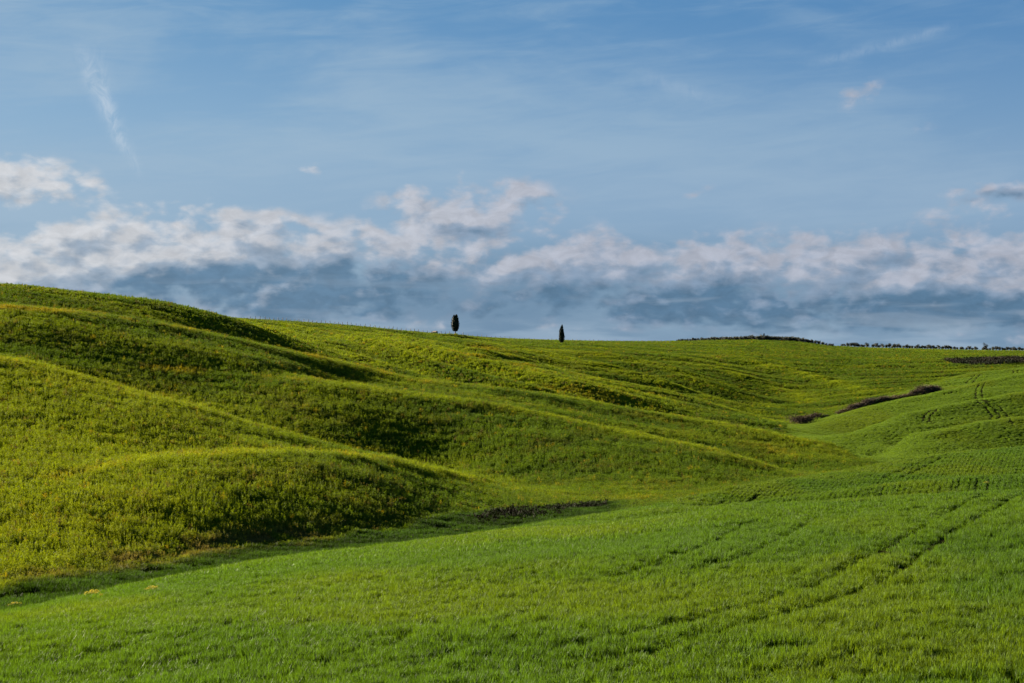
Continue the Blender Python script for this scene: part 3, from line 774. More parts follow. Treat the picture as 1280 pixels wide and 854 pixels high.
def gn_scatter(name, coll, label):
    g = bpy.data.node_groups.new(name, 'GeometryNodeTree')
    g.interface.new_socket('Geometry', in_out='INPUT', socket_type='NodeSocketGeometry')
    g.interface.new_socket('Geometry', in_out='OUTPUT', socket_type='NodeSocketGeometry')
    n, l = g.nodes, g.links
    i = n.new('NodeGroupInput'); o = n.new('NodeGroupOutput')
    mp = n.new('GeometryNodeMeshToPoints')
    ins = n.new('GeometryNodeInstanceOnPoints'); ins.inputs['Pick Instance'].default_value = True
    ci = n.new('GeometryNodeCollectionInfo'); ci.inputs['Collection'].default_value = coll
    ci.inputs['Separate Children'].default_value = True; ci.inputs['Reset Children'].default_value = True
    def attr(nm, ty):
        a = n.new('GeometryNodeInputNamedAttribute'); a.data_type = ty; a.inputs['Name'].default_value = nm
        return a.outputs['Attribute']
    l.new(i.outputs[0], mp.inputs['Mesh']); l.new(mp.outputs[0], ins.inputs['Points'])
    l.new(ci.outputs[0], ins.inputs['Instance'])
    l.new(attr('pick', 'INT'), ins.inputs['Instance Index'])
    l.new(attr('rot', 'FLOAT_VECTOR'), ins.inputs['Rotation']); l.new(attr('scl', 'FLOAT_VECTOR'), ins.inputs['Scale'])
    l.new(ins.outputs[0], o.inputs[0])
    return g
def scatter(name, coll, x, y, scl, tint, label, dz=0.0, tilt=0.12):
    n = len(x); z = ground(x, y) + dz
    me = bpy.data.meshes.new(name); me.vertices.add(n)
    me.vertices.foreach_set('co', np.stack([x, y, z], -1).astype(np.float32).ravel())
    rot = np.stack([rng.normal(0, tilt, n), rng.normal(0, tilt, n), rng.uniform(0, 6.283, n)], -1).astype(np.float32)
    a = me.attributes.new('rot', 'FLOAT_VECTOR', 'POINT'); a.data.foreach_set('vector', rot.ravel())
    a = me.attributes.new('scl', 'FLOAT_VECTOR', 'POINT'); a.data.foreach_set('vector', scl.astype(np.float32).ravel())
    a = me.attributes.new('pick', 'INT', 'POINT'); a.data.foreach_set('value', rng.integers(0, 24, n).astype(np.int32))
    a = me.attributes.new('tint', 'FLOAT_COLOR', 'POINT')
    t4 = np.ones((n, 4), np.float32); t4[:, :3] = tint; a.data.foreach_set('color', t4.ravel())
    o = bpy.data.objects.new(name, me); C.objects.link(o)
    md = o.modifiers.new('scatter', 'NODES'); md.node_group = gn_scatter(name, coll, label)
    o['kind'] = 'stuff'; o['label'] = label; o['category'] = name.replace('_', ' ')
    print(name, n)
    return o
def fan(dens, y0, y1, p0=-110, p1=1390):
    """points spread evenly over the land between two distances"""
    area = (y1 * y1 - y0 * y0) / 2 * (p1 - p0) / FPX
    n = int(area * dens)
    y = np.sqrt(rng.uniform(y0 * y0, y1 * y1, n)); px = rng.uniform(p0, p1, n)
    return px, y, (px - 640) / FPX * y
CUM = np.minimum.accumulate(427 - ZG * FPX / YG, axis=1)
def keep_seen(px, y, x, h, frac=0.12):
    """thin out what no nearby viewpoint could see (the bottoms of folds)"""
    P = 427 - (ground(x, y) + h) * FPX / y
    c = samp(CUM, px, np.maximum(y - 1.0, 1.5))
    return (P < c + 1.5) | (rng.random(len(px)) < frac)
def rows(x, y, px):
    """drilled rows running away up the wheat, clear from about 80 m"""
    s = x * 0.935 - y * 0.355 + 0.25 * np.sin(y / 17)
    return np.cos(s / 0.62 * 2 * math.pi) * sstep(y, 75, 110) * sstep(px, 820, 1020)
ROW = 0.45
def snap_rows(x, y, px):
    s = x * 0.935 - y * 0.355 + 0.25 * np.sin(y / 17)
    w = sstep(y, 72, 95) * sstep(px, 800, 960)
    d = (np.round(s / ROW) * ROW + rng.normal(0, 0.07, len(x)) - s) * w
    return x + d * 0.935, y - d * 0.355, w
def sc3(s, h): return np.stack([s, s, s * h], -1)
def do_wheat(nm, coll, dens, y0, y1, p0, p1, s0, label, rowed=False):
    px, y, x = fan(dens, y0, y1, p0, p1)
    w, d, g = region(px, y, x)
    k = w > rng.random(len(px))
    k &= keep_seen(px, y, x, 0.4)
    px, y, x = px[k], y[k], x[k]
    x, y, r = snap_rows(x, y, px) if rowed else (x, y, 0 * x)
    dt = np.minimum(seg_dist(x, y, TN), seg_dist(x, y, TN2) + 0.03)
    k = dt > 0.11 + 0.13 * rng.random(len(x)); px, y, x, r, dt = px[k], y[k], x[k], r[k], dt[k]
    hn = 0.66 + 0.60 * fbm(x / 2.2, y / 2.2, 33, 3) + 0.5 * (vnoise(x / 0.5, y / 0.7, 35) - 0.5)
    hn *= (1 + 0.1 * r) * (0.6 + 0.4 * sstep(dt, 0.12, 0.5))
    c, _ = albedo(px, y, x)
    c = c * (0.8 + 0.4 * rng.random(len(x)))[:, None]
    s = s0 * rng.uniform(0.8, 1.2, len(x))
    scatter(nm, coll, x, y, np.stack([s, s, hn * rng.uniform(0.85, 1.15, len(x))], -1), c, label)
do_wheat("wheat", V_WHEAT, 19.0, 24, 66, -260, 1540, 1.0, "young green wheat covering the nearest slope at the bottom of the photo")
do_wheat("wheat", V_WHEATM, 8.5, 66, 150, -160, 900, 1.0, "green wheat on the middle part of the front slope up to the ditch")
do_wheat("wheat", V_ROW, 27.0, 66, 190, 900, 1440, 1.0, "green wheat in drilled rows on the upper right of the front slope", True)
# far green field on the right
px, y, x = fan(6.5, 240, 470, 940, 1420)
w, d, g = region(px, y, x)
k = (g > rng.random(len(px))) & keep_seen(px, y, x, 0.4)
px, y, x = px[k], y[k], x[k]
dt = seg_dist(x, y, TF); k = dt > 0.30 + 0.1 * rng.random(len(x)); px, y, x = px[k], y[k], x[k]
c, _ = albedo(px, y, x); c = c * (0.85 + 0.3 * rng.random(len(x)))[:, None]
scatter("wheat", V_WHEATM, x, y, np.stack([rng.uniform(.8, 1.2, len(x)), rng.uniform(.8, 1.2, len(x)), 0.75 + 0.2 * fbm(x / 5, y / 5, 37, 2)], -1), c,
        "smooth bright green wheat field on the far right with curved wheel tracks")
# clover slopes
def do_clover(nm, coll, dens, y0, y1, p0, p1, s0, label, lo, sx, sy):
    px, y, x = fan(dens, y0, y1, p0, p1)
    w, d, g = region(px, y, x)
    k = (w + d + g < 0.5) & keep_seen(px, y, x, 0.5)
    px, y, x = px[k], y[k], x[k]
    n = fbm(x / sx, y / sy, 41, 3)
    # broad drilled rows along the slope, gently wandering
    rw = 0.5 + 0.5 * np.cos((y + 0.22 * x + 2.2 * (fbm(x / 22, y / 22, 47, 2) - 0.5)) / (0.95 * sy / 1.7) * 2 * math.pi)
    k = rng.random(len(x)) < (sstep(n, 0.18, 0.42) * (1 - lo) + lo) * (0.35 + 0.65 * rw)
    px, y, x, n = px[k], y[k], x[k], n[k]
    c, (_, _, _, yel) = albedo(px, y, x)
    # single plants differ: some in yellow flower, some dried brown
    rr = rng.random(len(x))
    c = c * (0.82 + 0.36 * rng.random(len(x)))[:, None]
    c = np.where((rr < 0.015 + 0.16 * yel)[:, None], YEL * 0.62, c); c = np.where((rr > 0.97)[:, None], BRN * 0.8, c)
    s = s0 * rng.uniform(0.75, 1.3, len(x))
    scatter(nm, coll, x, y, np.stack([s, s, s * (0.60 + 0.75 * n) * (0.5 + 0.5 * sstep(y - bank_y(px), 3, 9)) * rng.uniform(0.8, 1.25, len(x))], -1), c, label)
do_clover("clover", V_CLOV, 8.5, 70, 190, -420, 1000, 1.0, "clumpy yellow green clover on the near left spur above the ditch", 0.5, 4.5, 1.7)
do_clover("clover", V_CLOV, 6.0, 190, 330, -360, 1180, 1.15, "yellow green clover on the folded middle slopes", 0.45, 6.0, 2.2)
do_clover("clover", V_CLOVF, 3.0, 330, 620, -260, 1500, 1.0, "green clover on the far folds below the skyline", 0.2, 16.0, 4.0)
do_clover("clover", V_CLOVF, 1.2, 620, 960, 200, 1390, 1.25, "green clover along the crest of the skyline", 0.2, 26.0, 6.0)
# ditch grass
px, y, x = fan(9.0, 45, 150, -160, 800)
w, d, g = region(px, y, x)
n = fbm(x / 3.0, y / 1.3, 43, 3)
k = (d > rng.random(len(px))) & (rng.random(len(px)) < sstep(n, 0.16, 0.42))
px, y, x, n = px[k], y[k], x[k], n[k]
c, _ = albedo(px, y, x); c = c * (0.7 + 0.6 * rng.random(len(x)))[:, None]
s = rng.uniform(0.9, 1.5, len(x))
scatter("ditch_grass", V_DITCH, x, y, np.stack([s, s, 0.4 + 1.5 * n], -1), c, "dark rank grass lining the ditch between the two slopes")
# ------------------------------------------------------------------ single things
def props(o, label=None, cat=None, group=None):
    if label: o['label'] = label
    if cat: o['category'] = cat
    if group: o['group'] = group
    return o
def empty(name, loc, rz=0.0, s=1.0):
    o = bpy.data.objects.new(name, None); C.objects.link(o)
    o.location = loc; o.rotation_euler = (0, 0, rz); o.scale = (s, s, s); return o
def part(name, me, parent):
    o = bpy.data.objects.new(name, me); C.objects.link(o); o.parent = parent; return o
def wood_material(name, c1, c2, scale=6.0):
    m, N, t = new_mat(name)
    tc = t.nodes.new('ShaderNodeTexCoord')
    n = N.noise(tc.outputs['Object'], scale, 5.0, 0.6)
    p = t.nodes.new('ShaderNodeBsdfPrincipled'); p.inputs['Roughness'].default_value = 0.85
    N.set(p.inputs['Base Color'], N.mix(N.ss(n, 0.3, 0.7), (*c1, 1), (*c2, 1)))
    b = t.nodes.new('ShaderNodeBump'); b.inputs['Strength'].default_value = 0.6; b.inputs['Distance'].default_value = 0.03
    N.set(b.inputs['Height'], n); N.set(p.inputs['Normal'], b.outputs[0])
    o = t.nodes.new('ShaderNodeOutputMaterial'); N.l.new(p.outputs[0], o.inputs[0])
    return m
M_BARK = wood_material("bark", (0.0432, 0.0324, 0.0230), (0.13, 0.10, 0.075))
M_POST = wood_material("weathered_post", (0.0504, 0.0432, 0.0360), (0.17, 0.15, 0.13), 9)
M_CYP = leaf_material("cypress_foliage", (0.010, 0.018, 0.006), trans=0.05, var=0.5, rough=0.7, spec=0.2, instanced=False)
M_OLV = leaf_material("olive_foliage", (0.0216, 0.0274, 0.0173), trans=0.10, var=0.4, rough=0.6, spec=0.3, instanced=False)
M_OLVD = leaf_material("dark_tree_foliage", (0.0101, 0.0144, 0.0072), trans=0.08, var=0.4, rough=0.6, spec=0.2, instanced=False)
M_BRUSH = leaf_material("brown_brush", (0.0446, 0.0302, 0.0202), trans=0.05, var=0.45, rough=0.85, spec=0.1, instanced=False)
M_BRUSHT = leaf_material("tan_brush", (0.0720, 0.0590, 0.0274), trans=0.08, var=0.4, rough=0.85, spec=0.1, instanced=False)
M_BRUSHG = leaf_material("dark_green_brush", (0.0202, 0.0331, 0.0101), trans=0.1, var=0.45, rough=0.8, spec=0.1, instanced=False)
M_FLOW = leaf_material("yellow_petals", (0.26, 0.25, 0.04), trans=0.25, var=0.3, rough=0.7, spec=0.1, instanced=False)
M_STEM = leaf_material("flower_stems", (0.0612, 0.0864, 0.0180), trans=0.25, var=0.3, rough=0.7, spec=0.2, instanced=False)

def cypress(label, px, y, h, wide, clear, fork, seed):
    x = (px - 640) / FPX * y; z = float(ground(x, y))
    root = props(empty('cypress_tree', (x, y, z)), label, 'cypress')
    rnd = random.Random(seed)
    T = Faces()
    T.tube([(0, 0, -0.6), (0.03, 0, 0.3), (0.0, 0.04, clear + 0.5), (0.05, 0, h * 0.6)], [0.34, 0.26, 0.22, 0.10], 9)
    for i in range(7):
        a = rnd.uniform(0, 6.28); b = rnd.uniform(0.3, 0.6) * wide * 0.5
        T.tube([(0, 0, clear * 0.8), (math.cos(a) * b * 0.6, math.sin(a) * b * 0.6, clear + 0.7), (math.cos(a) * b, math.sin(a) * b, h * 0.5)], [0.10, 0.07, 0.03], 5)
    part('trunk', T.mesh('cypress_trunk', [M_BARK], True), root)
    F = Faces()
    tops = fork
    lobes = [(rnd.uniform(0, 6.283), rnd.uniform(0.05, 0.95)) for _ in range(46)]
    def radius(t, a):
        base = (math.sin(math.pi * min(1, (t * 0.94 + 0.06)) ** 0.80)) ** 0.62 * wide / 2
        base *= 1 - 0.10 * t
        for la, lt in lobes:
            da = (a - la + math.pi) % 6.283 - math.pi
            base += wide * 0.035 * math.exp(-(da / 0.35) ** 2 - ((t - lt) / 0.07) ** 2)
        return base
    for i in range(5200):
        ti = rnd.random(); a = rnd.uniform(0, 6.283)
        k = i % len(tops); tx, ty, th, tw = tops[k]
        r = radius(ti, a) * tw * (rnd.random() ** 0.28)
        zz = clear + ti * (th - clear)
        spread = ti ** 2.0
        c = (math.cos(a) * r + tx * (0.3 + 0.7 * spread), math.sin(a) * r + ty * (0.3 + 0.7 * spread), zz + rnd.gauss(0, 0.08))
        s = rnd.uniform(0.07, 0.17)
        # upswept sprays
        ax = np.array([math.cos(a) * 0.35 + rnd.gauss(0, 0.25), math.sin(a) * 0.35 + rnd.gauss(0, 0.25), 1.0]); ax /= np.linalg.norm(ax)
        sd = np.cross(ax, [rnd.gauss(0, 1), rnd.gauss(0, 1), 0.1]); sd /= np.linalg.norm(sd) + 1e-9
        c = np.array(c); F.poly([c - ax * s * 1.3, c + sd * s * 0.6, c + ax * s * 1.6, c - sd * s * 0.6], rnd.random())
    # dense heart of the crown so that no sky shows through the middle
    for tx, ty, th, tw in tops:
        rings = []
        for q in range(15):
            t = q / 14; rings.append(((tx * (0.3 + 0.7 * t * t), ty * (0.3 + 0.7 * t * t), clear + 0.15 + t * (th - clear - 0.5)), max(0.03, radius(t, 0) * tw * 0.72)))
        F.tube([r[0] for r in rings], [r[1] for r in rings], 10, 0.25)
    part('crown', F.mesh('cypress_crown', [M_CYP]), root)
    return root
cypress('cypress with the broader oval double topped crown, on a low knoll to the left', 569, 657, 9.0, 4.5, 1.95,
        [(-0.55, 0.1, 9.35, 0.80), (0.45, -0.1, 9.6, 0.80), (0.9, 0.2, 8.3, 0.62)], 11)
cypress('slimmer single pointed cypress on the skyline to the right of the other', 702, 708, 9.6, 3.4, 1.1,
        [(0.25, 0.0, 9.9, 0.70), (-0.25, 0.1, 8.9, 0.78), (0.35, 0.0, 7.6, 0.85)], 23)

# trellis posts of the vineyard that lies just over the crest
def post_mesh(seed, h):
    rnd = random.Random(seed); F = Faces(); w = 0.14
    lx, ly = rnd.gauss(0, 0.05), rnd.gauss(0, 0.05)
    F.tube([(0, 0, -0.5), (lx * 0.5, ly * 0.5, h * 0.5), (lx, ly, h * 0.97), (lx, ly, h)], [w * 1.1, w, w * 0.95, w * 0.6], 7)
    return F.mesh('vineyard_post', [M_POST], True)
POSTS = [post_mesh(i, h) for i, h in enumerate((1.8, 1.95, 2.15, 2.0, 1.75))]
rp = random.Random(5)
px_ = 313.0; k_ = 0
def crest_y(px, y0, y1):
    """distance of the skyline along a bearing"""
    ys = np.linspace(y0, y1, 240); s = 427 - ground((px - 640) / FPX * ys, ys) * FPX / ys
    return float(ys[int(np.argmin(s))]), float(s.min())
while px_ < 838:
    y0, _s = crest_y(px_, 560, 800)
    y = y0 + 1.5 + rp.uniform(-0.3, 0.3)
    if abs(px_ - 569) > 5 and abs(px_ - 544) > 4:
        x = (px_ - 640) / FPX * y
        o = bpy.data.objects.new('vineyard_post', POSTS[k_ % 5]); C.objects.link(o)
        o.location = (x, y, float(ground(x, y)) - (0.25 if px_ > 640 else 0.05)); o.rotation_euler = (0, 0, rp.uniform(0, 6.28))
        props(o, 'thin weathered wooden vineyard post in the row along the skyline', 'post', 'vineyard posts along the skyline')
    k_ += 1
    px_ += 5.6 * rp.uniform(0.86, 1.14)

# olive trees
def olive_mesh(seed, h, w, mat, pointed=False):
    rnd = random.Random(seed)
    T = Faces(); hub = h * 0.22
    T.tube([(0, 0, -0.4), (0.05, 0.02, hub * 0.5), (0.0, 0.05, hub)], [0.22, 0.17, 0.14], 7)
    cl = []
    for i in range(5):
        a = rnd.uniform(0, 6.28); r = w * rnd.uniform(0.12, 0.30); e = (math.cos(a) * r, math.sin(a) * r, h * rnd.uniform(0.42, 0.78))
        T.tube([(0, 0.04, hub * 0.9), (e[0] * 0.5, e[1] * 0.5, (hub + e[2]) / 2 - 0.1), e], [0.11, 0.08, 0.03], 5)
        cl.append((*e, w * rnd.uniform(0.22, 0.32)))
    cl.append((0, 0, h * 0.60, w * 0.34)); cl.append((0, 0, h * 0.40, w * 0.30))
    if pointed: cl = [(rnd.gauss(0, 0.05) * w, rnd.gauss(0, 0.05) * w, h * (0.3 + 0.12 * i), w * (0.42 - 0.05 * i)) for i in range(6)]
    F = Faces()
    for i in range(1100):
        cx, cy, cz, cr = cl[i % len(cl)]
        v = np.array([rnd.gauss(0, 1), rnd.gauss(0, 1), rnd.gauss(0, 1)]); v /= np.linalg.norm(v)
        r = cr * rnd.random() ** 0.4 * (1 + 0.2 * rnd.gauss(0, 1))
        leaf(F, (cx + v[0] * r, cy + v[1] * r, cz + v[2] * r * 0.9), rnd.uniform(0.11, 0.24), rnd, 0.2)
    return T.mesh('olive_trunk', [M_BARK], True), F.mesh('olive_crown', [mat])
OL = [olive_mesh(40 + i, 4.2, 3.7, M_OLV) for i in range(4)]
def place_tree(name, meshes, px, y, s, sx, label, cat, group=None, dz=0.0):
    x = (px - 640) / FPX * y
    r = empty(name, (x, y, float(ground(x, y)) + dz), rp.uniform(0, 6.28), 1.0); r.scale = (s * sx, s * sx, s)
    props(r, label, cat, group)
    part('trunk', meshes[0], r); part('crown', meshes[1], r)
    return r
px_ = 846.0; k_ = 0
while px_ < 1043:
    y0, _s = crest_y(px_, 740, 900)
    s = float(np.interp(px_, [846, 870, 940, 1000, 1020, 1043], [0.6, 0.80, 0.98, 0.96, 0.86, 0.72])) * rp.uniform(0.88, 1.1)
    place_tree('olive_tree', OL[k_ % 4], px_, y0 + rp.uniform(-2, 2), s, 0.95, 'grey green olive tree in the dense grove crowning the far hill', 'olive tree', 'olive grove on the far hill', -0.5)
    if k_ % 2 == 0 and 880 < px_ < 1010:
        place_tree('olive_tree', OL[(k_ + 1) % 4], px_ + 2, y0 + 8 + rp.uniform(-1, 1), s * 1.1, 0.95, 'grey green olive tree in the dense grove crowning the far hill', 'olive tree', 'olive grove on the far hill', -0.5)
    k_ += 1
    px_ += rp.uniform(2.8, 3.8) if px_ < 1012 else rp.uniform(3.6, 5.6)
TALL = olive_mesh(61, 5.6, 1.9, M_OLVD, True)
yt, _s = crest_y(955, 740, 900)
place_tree('conifer_tree', TALL, 955, yt + 1, 0.85, 1.1, 'small dark pointed tree poking up above the middle of the olive grove', 'tree')
gaps = [(1060, 1093), (1099, 1152), (1154, 1190), (1193, 1202), (1204, 1208), (1211, 1229), (1236, 1262), (1264, 1290)]
for g0, g1 in gaps:
    p = g0 - 7.5 + 0.0
    while p < g1 - 7:
        y0, _s = crest_y(p, 840, 1000)
        hs = (0.92 if p < 1190 else 0.82) * rp.uniform(0.72, 1.16)
        place_tree('olive_tree', OL[k_ % 4], p, y0 + rp.uniform(-2, 2), hs, 1.0, 'dark olive tree in the gappy line along the right skyline', 'olive tree', 'olive trees along the right skyline')
        k_ += 1; p += rp.uniform(2.6, 4.6)
BIG = olive_mesh(71, 8.6, 4.4, M_OLVD)
yt, _s = crest_y(1232, 840, 1000)
place_tree('broadleaf_tree', BIG, 1232, yt - 1, 0.86, 1.0, 'round crowned tree standing taller than the olive line at far right', 'tree')

# brush
def bush_mesh(name, seed, w, d, h, mats, n=1500, leafy=0.10):
    rnd = random.Random(seed); F = Faces(); T = Faces()
    cl = [(rnd.uniform(-w, w) * 0.38, rnd.uniform(-d, d) * 0.38, h * rnd.uniform(0.35, 0.62), rnd.uniform(0.26, 0.42)) for _ in range(9)]
    for i in range(n):
        cx, cy, cz, cr = cl[i % 9]
        v = np.array([rnd.gauss(0, 1), rnd.gauss(0, 1), rnd.gauss(0, 1)]); v /= np.linalg.norm(v)
        r = rnd.random() ** 0.45 * (1 + 0.18 * rnd.gauss(0, 1))
        p = (cx + v[0] * r * cr * w, cy + v[1] * r * cr * d, max(0.05, cz + v[2] * r * cr * h * 1.1))
        leaf(F, p, rnd.uniform(0.6, 1.4) * leafy, rnd, 0.2, mi_pick(rnd))
    for i in range(26):
        cx, cy, cz, cr = cl[i % 9]; a = rnd.uniform(0, 6.28)
        e = (cx + math.cos(a) * cr * w * 0.8, cy + math.sin(a) * cr * d * 0.8, cz + h * rnd.uniform(0.1, 0.45))
        T.tube([(cx * 0.7, cy * 0.7, -0.2), (cx, cy, cz * 0.6), e], [0.05, 0.035, 0.012], 4)
    return T.mesh('bush_stems', [M_BARK]), F.mesh(name, mats)
def mi_pick(rnd): return rnd.random()
B_BRN = [bush_mesh('bush_crown', 80 + i, 3.4, 2.6, 1.9, [M_BRUSH]) for i in range(3)]
B_TAN = [bush_mesh('bush_crown', 90 + i, 3.2, 2.2, 1.3, [M_BRUSHT]) for i in range(2)]
B_GRN = [bush_mesh('bush_crown', 95 + i, 2.6, 2.4, 1.8, [M_BRUSHG]) for i in range(2)]
B_BIG = bush_mesh('bush_crown', 99, 6.8, 4.5, 3.0, [M_BRUSH], 4200, 0.12)
B_BIG2 = bush_mesh('bush_crown', 98, 4.2, 3.5, 2.4, [M_BRUSH], 2400, 0.12)
def place_bush(ms, px, py, s, label, group=None, ymin=330, ymax=470, sz=1.0):
    g = locate(px, py, ymin, ymax)
    if g is None: print('bush miss', px, py); return
    r = empty('bush', (g[0], g[1], g[2] - 0.1), rp.uniform(-0.3, 0.3), 1.0); r.scale = (s, s, s * sz)
    props(r, label, 'bush', group)
    part('stems', ms[0], r); part('crown', ms[1], r)
place_bush(B_BIG, 1001, 531, 1.0, 'broad rounded reddish brown bush at the valley bottom where the green field begins')
place_bush(B_BIG2, 1020, 525, 1.0, 'lower brown bush touching the right side of the broad reddish bush')
place_bush(B_GRN[1], 1032, 522, 0.6, 'small green bush at the tapering right end of the reddish bushes')
place_bush(B_GRN[0], 1091, 505, 1.25, 'rounded dark green bush among the brown hedge strip')
for i in range(27):
    p = 1049 + i * 4.9 + rp.uniform(-1.5, 1.5)
    py = float(np.interp(p, [1049, 1075, 1100, 1140, 1175, 1180], [518, 510, 503, 495.5, 489, 488]))
    if p < 1176 and abs(p - 1091) > 3:
        tan_ = p < 1062 or 1108 < p < 1140
        place_bush((B_TAN if tan_ else B_BRN)[i % 2], p, py, rp.uniform(0.85, 1.15) * (1.3 if 1148 < p < 1170 else 0.95),
                   'low tan dry bush in the strip climbing between green fields' if tan_ else 'dark brown leafless bush in the strip climbing between green fields',
                   'tan bushes of the hedge strip' if tan_ else 'brown bushes of the hedge strip')
place_bush(B_GRN[1], 971, 539, 0.55, 'tiny dark bush at the left tip of the green field', ymin=230, ymax=420)
y0, _s = crest_y(815, 640, 830)
x = (815 - 640) / FPX * y0
r = empty('bush', (x, y0, float(ground(x, y0)))); r.scale = (0.42, 0.42, 0.6)
props(r, 'single small bush among the posts right of the slim cypress', 'bush'); part('stems', B_GRN[0][0], r); part('crown', B_GRN[0][1], r)
x0 = (571 - 640) / FPX * 714

# the little stone hut left of the first cypress
yh, _s = crest_y(544, 560, 760)
xh = (544 - 640) / FPX * yh
M_STONE = wood_material("pale_stone", (0.1440, 0.1224, 0.0792), (0.34, 0.29, 0.20), 3)
M_DARK = wood_material("old_roof_tiles", (0.0432, 0.0288, 0.0216), (0.12, 0.08, 0.06), 5)
M_DOOR = wood_material("door_planks", (0.0180, 0.0144, 0.0115), (0.05, 0.04, 0.03), 5)
hut = props(empty('stone_hut', (xh, yh - 1.5, float(ground(xh, yh - 1.5)) - 0.1), R(-38)), 'tiny pale stone hut with dark doorway on the skyline left of the broad cypress', 'hut')
F = Faces(); F.box((0, 0, 0.75), (1.15, 0.9, 0.85)); part('wall', F.mesh('hut_wall', [M_STONE]), hut)
F = Faces()
for sgn in (-1, 1):
    F.poly([(-1.3, sgn * 1.08, 1.55), (1.3, sgn * 1.08, 1.55), (1.3, 0, 2.05), (-1.3, 0, 2.05)]); F.poly([(-1.3, sgn * 1.08, 1.66), (-1.3, 0, 2.16), (1.3, 0, 2.16), (1.3, sgn * 1.08, 1.66)])
    F.poly([(-1.3, sgn * 1.08, 1.55), (-1.3, sgn * 1.08, 1.66), (1.3, sgn * 1.08, 1.66), (1.3, sgn * 1.08, 1.55)])
    F.poly([(sgn * 1.15, -0.9, 1.6), (sgn * 1.15, 0.9, 1.6), (sgn * 1.15, 0, 2.02)])
part('roof', F.mesh('hut_roof', [M_DARK]), hut)
F = Faces(); F.box((0.3, -0.93, 0.62), (0.42, 0.04, 0.6)); part('door', F.mesh('hut_door', [M_DOOR]), hut)

# yellow flowering plants by the ditch
def flower_mesh(seed, w, h, n):
    rnd = random.Random(seed); S = Faces(); P = Faces()
    for i in range(46):
        a = rnd.uniform(0, 6.28); r = w * math.sqrt(rnd.random()) * 0.5; hh = h * rnd.uniform(0.55, 1.0) * (1 - 0.5 * (r / (w * 0.5)) ** 2)
        e = (math.cos(a) * r, math.sin(a) * r, hh)
        S.tube([(e[0] * 0.3, e[1] * 0.3, -0.1), (e[0] * 0.8, e[1] * 0.8, hh * 0.6), e], [0.012, 0.010, 0.006], 4)
        for q in range(6):
            t = rnd.random(); leaf(S, (e[0] * t, e[1] * t, hh * t), 0.045, rnd, 0.4)
        for q in range(n // 46):
            leaf(P, (e[0] + rnd.gauss(0, 0.045), e[1] + rnd.gauss(0, 0.045), hh + rnd.uniform(-0.02, 0.08)), 0.032, rnd, 0.5)
    return S.mesh('flower_stems', [M_STEM]), P.mesh('flower_heads', [M_FLOW])
FLW = [flower_mesh(110 + i, 0.95, 0.62, 560) for i in range(3)]
for px, py, s, k, ymin, lab in (
        (18, 765, 0.95, 0, 60, 'yellow flowering plant nearest the left edge, on the ditch rim'),
        (76, 754, 0.75, 1, 60, 'sparse yellow flowering plant between the two fuller ones in the ditch'),
        (55, 757, 0.45, 2, 60, 'smallest yellow flowering plant right of the one by the left edge'),
        (116, 749, 0.85, 2, 60, 'full round yellow flowering plant with the brightest heads in the ditch'),
        (128, 751, 0.55, 0, 60, 'small low yellow flowering plant touching the brightest round one'),
        (190, 743, 0.70, 1, 60, 'pale yellow flowering plant alone on the rim right of the others'),
        (570, 668, 0.8, 0, 90, 'pale yellow flowering plant at the left end of the brown ditch bank'),
        (1233, 606, 0.5, 1, 90, 'low yellow flowers in the drilled wheat near the right edge'),
        (980, 546, 1.1, 2, 230, 'yellow flowering patch at the left tip of the far green field')):
    g = locate(px, py, ymin, 460)
    if g is None: print('miss', px); continue
    r = props(empty('flowering_plant', (g[0], g[1], g[2]), rp.uniform(0, 6), 1.0), lab, 'wildflower')
    s *= 1.0; r.scale = (s, s, s * 0.9); part('stems', FLW[k][0], r); part('flower_heads', FLW[k][1], r)

# masses of brush: the brown ditch bank and the dark thicket under the right skyline
M_BRT = leaf_material("brush_leaf", trans=0.06, var=0.5, rough=0.85, spec=0.1)
V_BR = variants("brush_tuft", [clover_plant(700 + i, 0.36, 0.45, 90, 0.06) for i in range(4)], M_BRT)
px, y, x = fan(7.0, 105, 165, 550, 790)
b = bank_y(px); e = edge_y(px)
k = (np.exp(-((y - b + 2.5) / 3.2) ** 2) * sstep(px, 585, 615) * (1 - sstep(px, 745, 772)) > rng.random(len(px))) & (y > e + 1)
px, y, x = px[k], y[k], x[k]
c = lerp(RGB(0.0094, 0.0079, 0.0036)[None] + 0 * x[:, None], RGB(0.0130, 0.0173, 0.0043), sstep(fbm(x / 2, y / 2, 77, 3), 0.4, 0.6)) * (0.6 + 0.8 * rng.random(len(x)))[:, None]
s = rng.uniform(0.8, 1.4, len(x))
scatter("ditch_brush", V_BR, x, y, sc3(s, 1.1), c, "dark brown brush on the eroded bank of the ditch in mid picture")
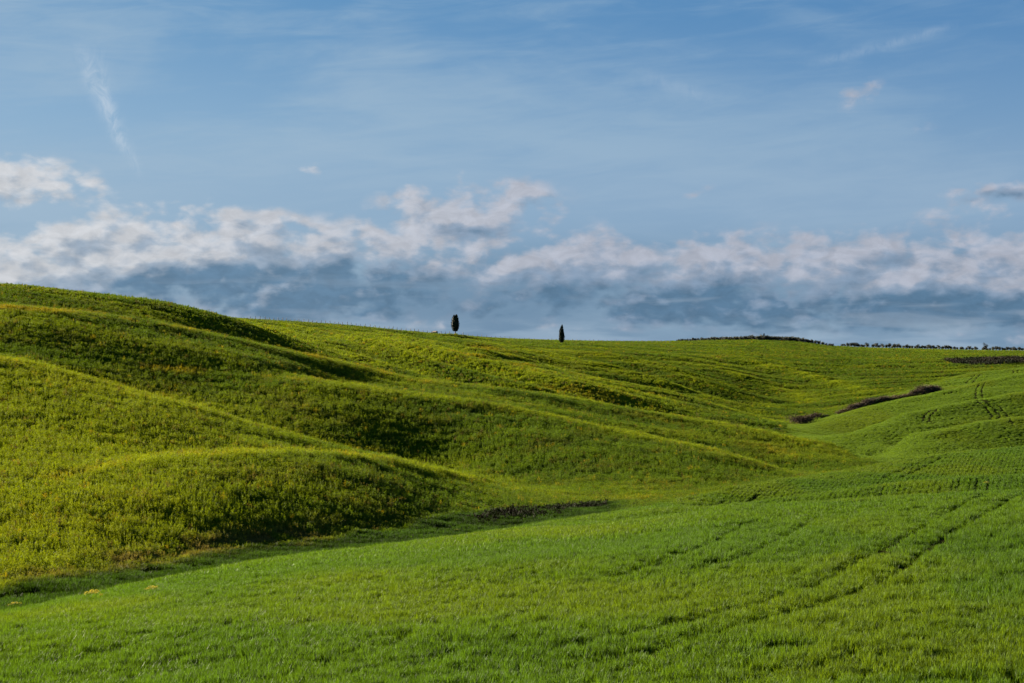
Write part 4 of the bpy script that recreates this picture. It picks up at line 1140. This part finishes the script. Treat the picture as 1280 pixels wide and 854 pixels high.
V_TH = variants("thicket_tuft", [clover_plant(720 + i, 1.1, 1.5, 90, 0.24) for i in range(4)], M_BRT)
px, y, x = fan(0.45, 600, 930, 1170, 1420)
s_ = 427 - ground(x, y) * FPX / y
top = np.interp(px, [1176, 1195, 1230, 1280, 1420], [453, 450.5, 449, 448.5, 448]); bot = np.interp(px, [1176, 1195, 1215, 1280, 1420], [452.5, 456, 457.5, 456.5, 456])
nn = fbm(x / 12, y / 25, 79, 3) * 2 - 1
k = (s_ > top + nn * 0.8) & (s_ < bot + nn) & (y < 900)
px, y, x = px[k], y[k], x[k]
print('thicket', len(x), y.min() if len(x) else 0, y.max() if len(x) else 0)
c = lerp(RGB(0.0065, 0.0115, 0.0043)[None] + 0 * x[:, None], RGB(0.0130, 0.0115, 0.0065), sstep(fbm(x / 9, y / 20, 83, 3), 0.42, 0.60)) * (0.6 + 0.8 * rng.random(len(x)))[:, None]
s = rng.uniform(0.7, 1.2, len(x))
scatter("thicket", V_TH, x, y, sc3(s, 1.0), c, "dark bare thicket in the hollow below the right skyline")
# rough grass and brambles round the foot of the broad cypress
n = 420
x = rng.normal((574 - 640) / FPX * 657, 6.5, n); y = rng.normal(657, 3.5, n)
c = lerp(RGB(0.0115, 0.0158, 0.0043)[None] + 0 * x[:, None], RGB(0.0252, 0.0216, 0.0086), rng.random(n))
scatter("rough_grass", V_CLOVF, x, y, sc3(rng.uniform(0.5, 0.9, n), 0.8), c, "dark rough grass on the knoll under the broad cypress")
# low vines just over the crest
n = 2600
p = rng.uniform(330, 640, n); yv = np.interp(p, np.arange(320, 660, 8), [crest_y(float(q), 560, 780)[0] for q in np.arange(320, 660, 8)]) + rng.uniform(-0.5, 4, n)
x = (p - 640) / FPX * yv
c = (RGB(0.0115, 0.0137, 0.0058)[None] + 0 * x[:, None]) * (0.6 + 0.8 * rng.random(n))[:, None]
scatter("vines", V_CLOVF, x, yv, sc3(rng.uniform(0.35, 0.6, n), 1.2), c, "low dark vines at the foot of the posts on the left skyline")
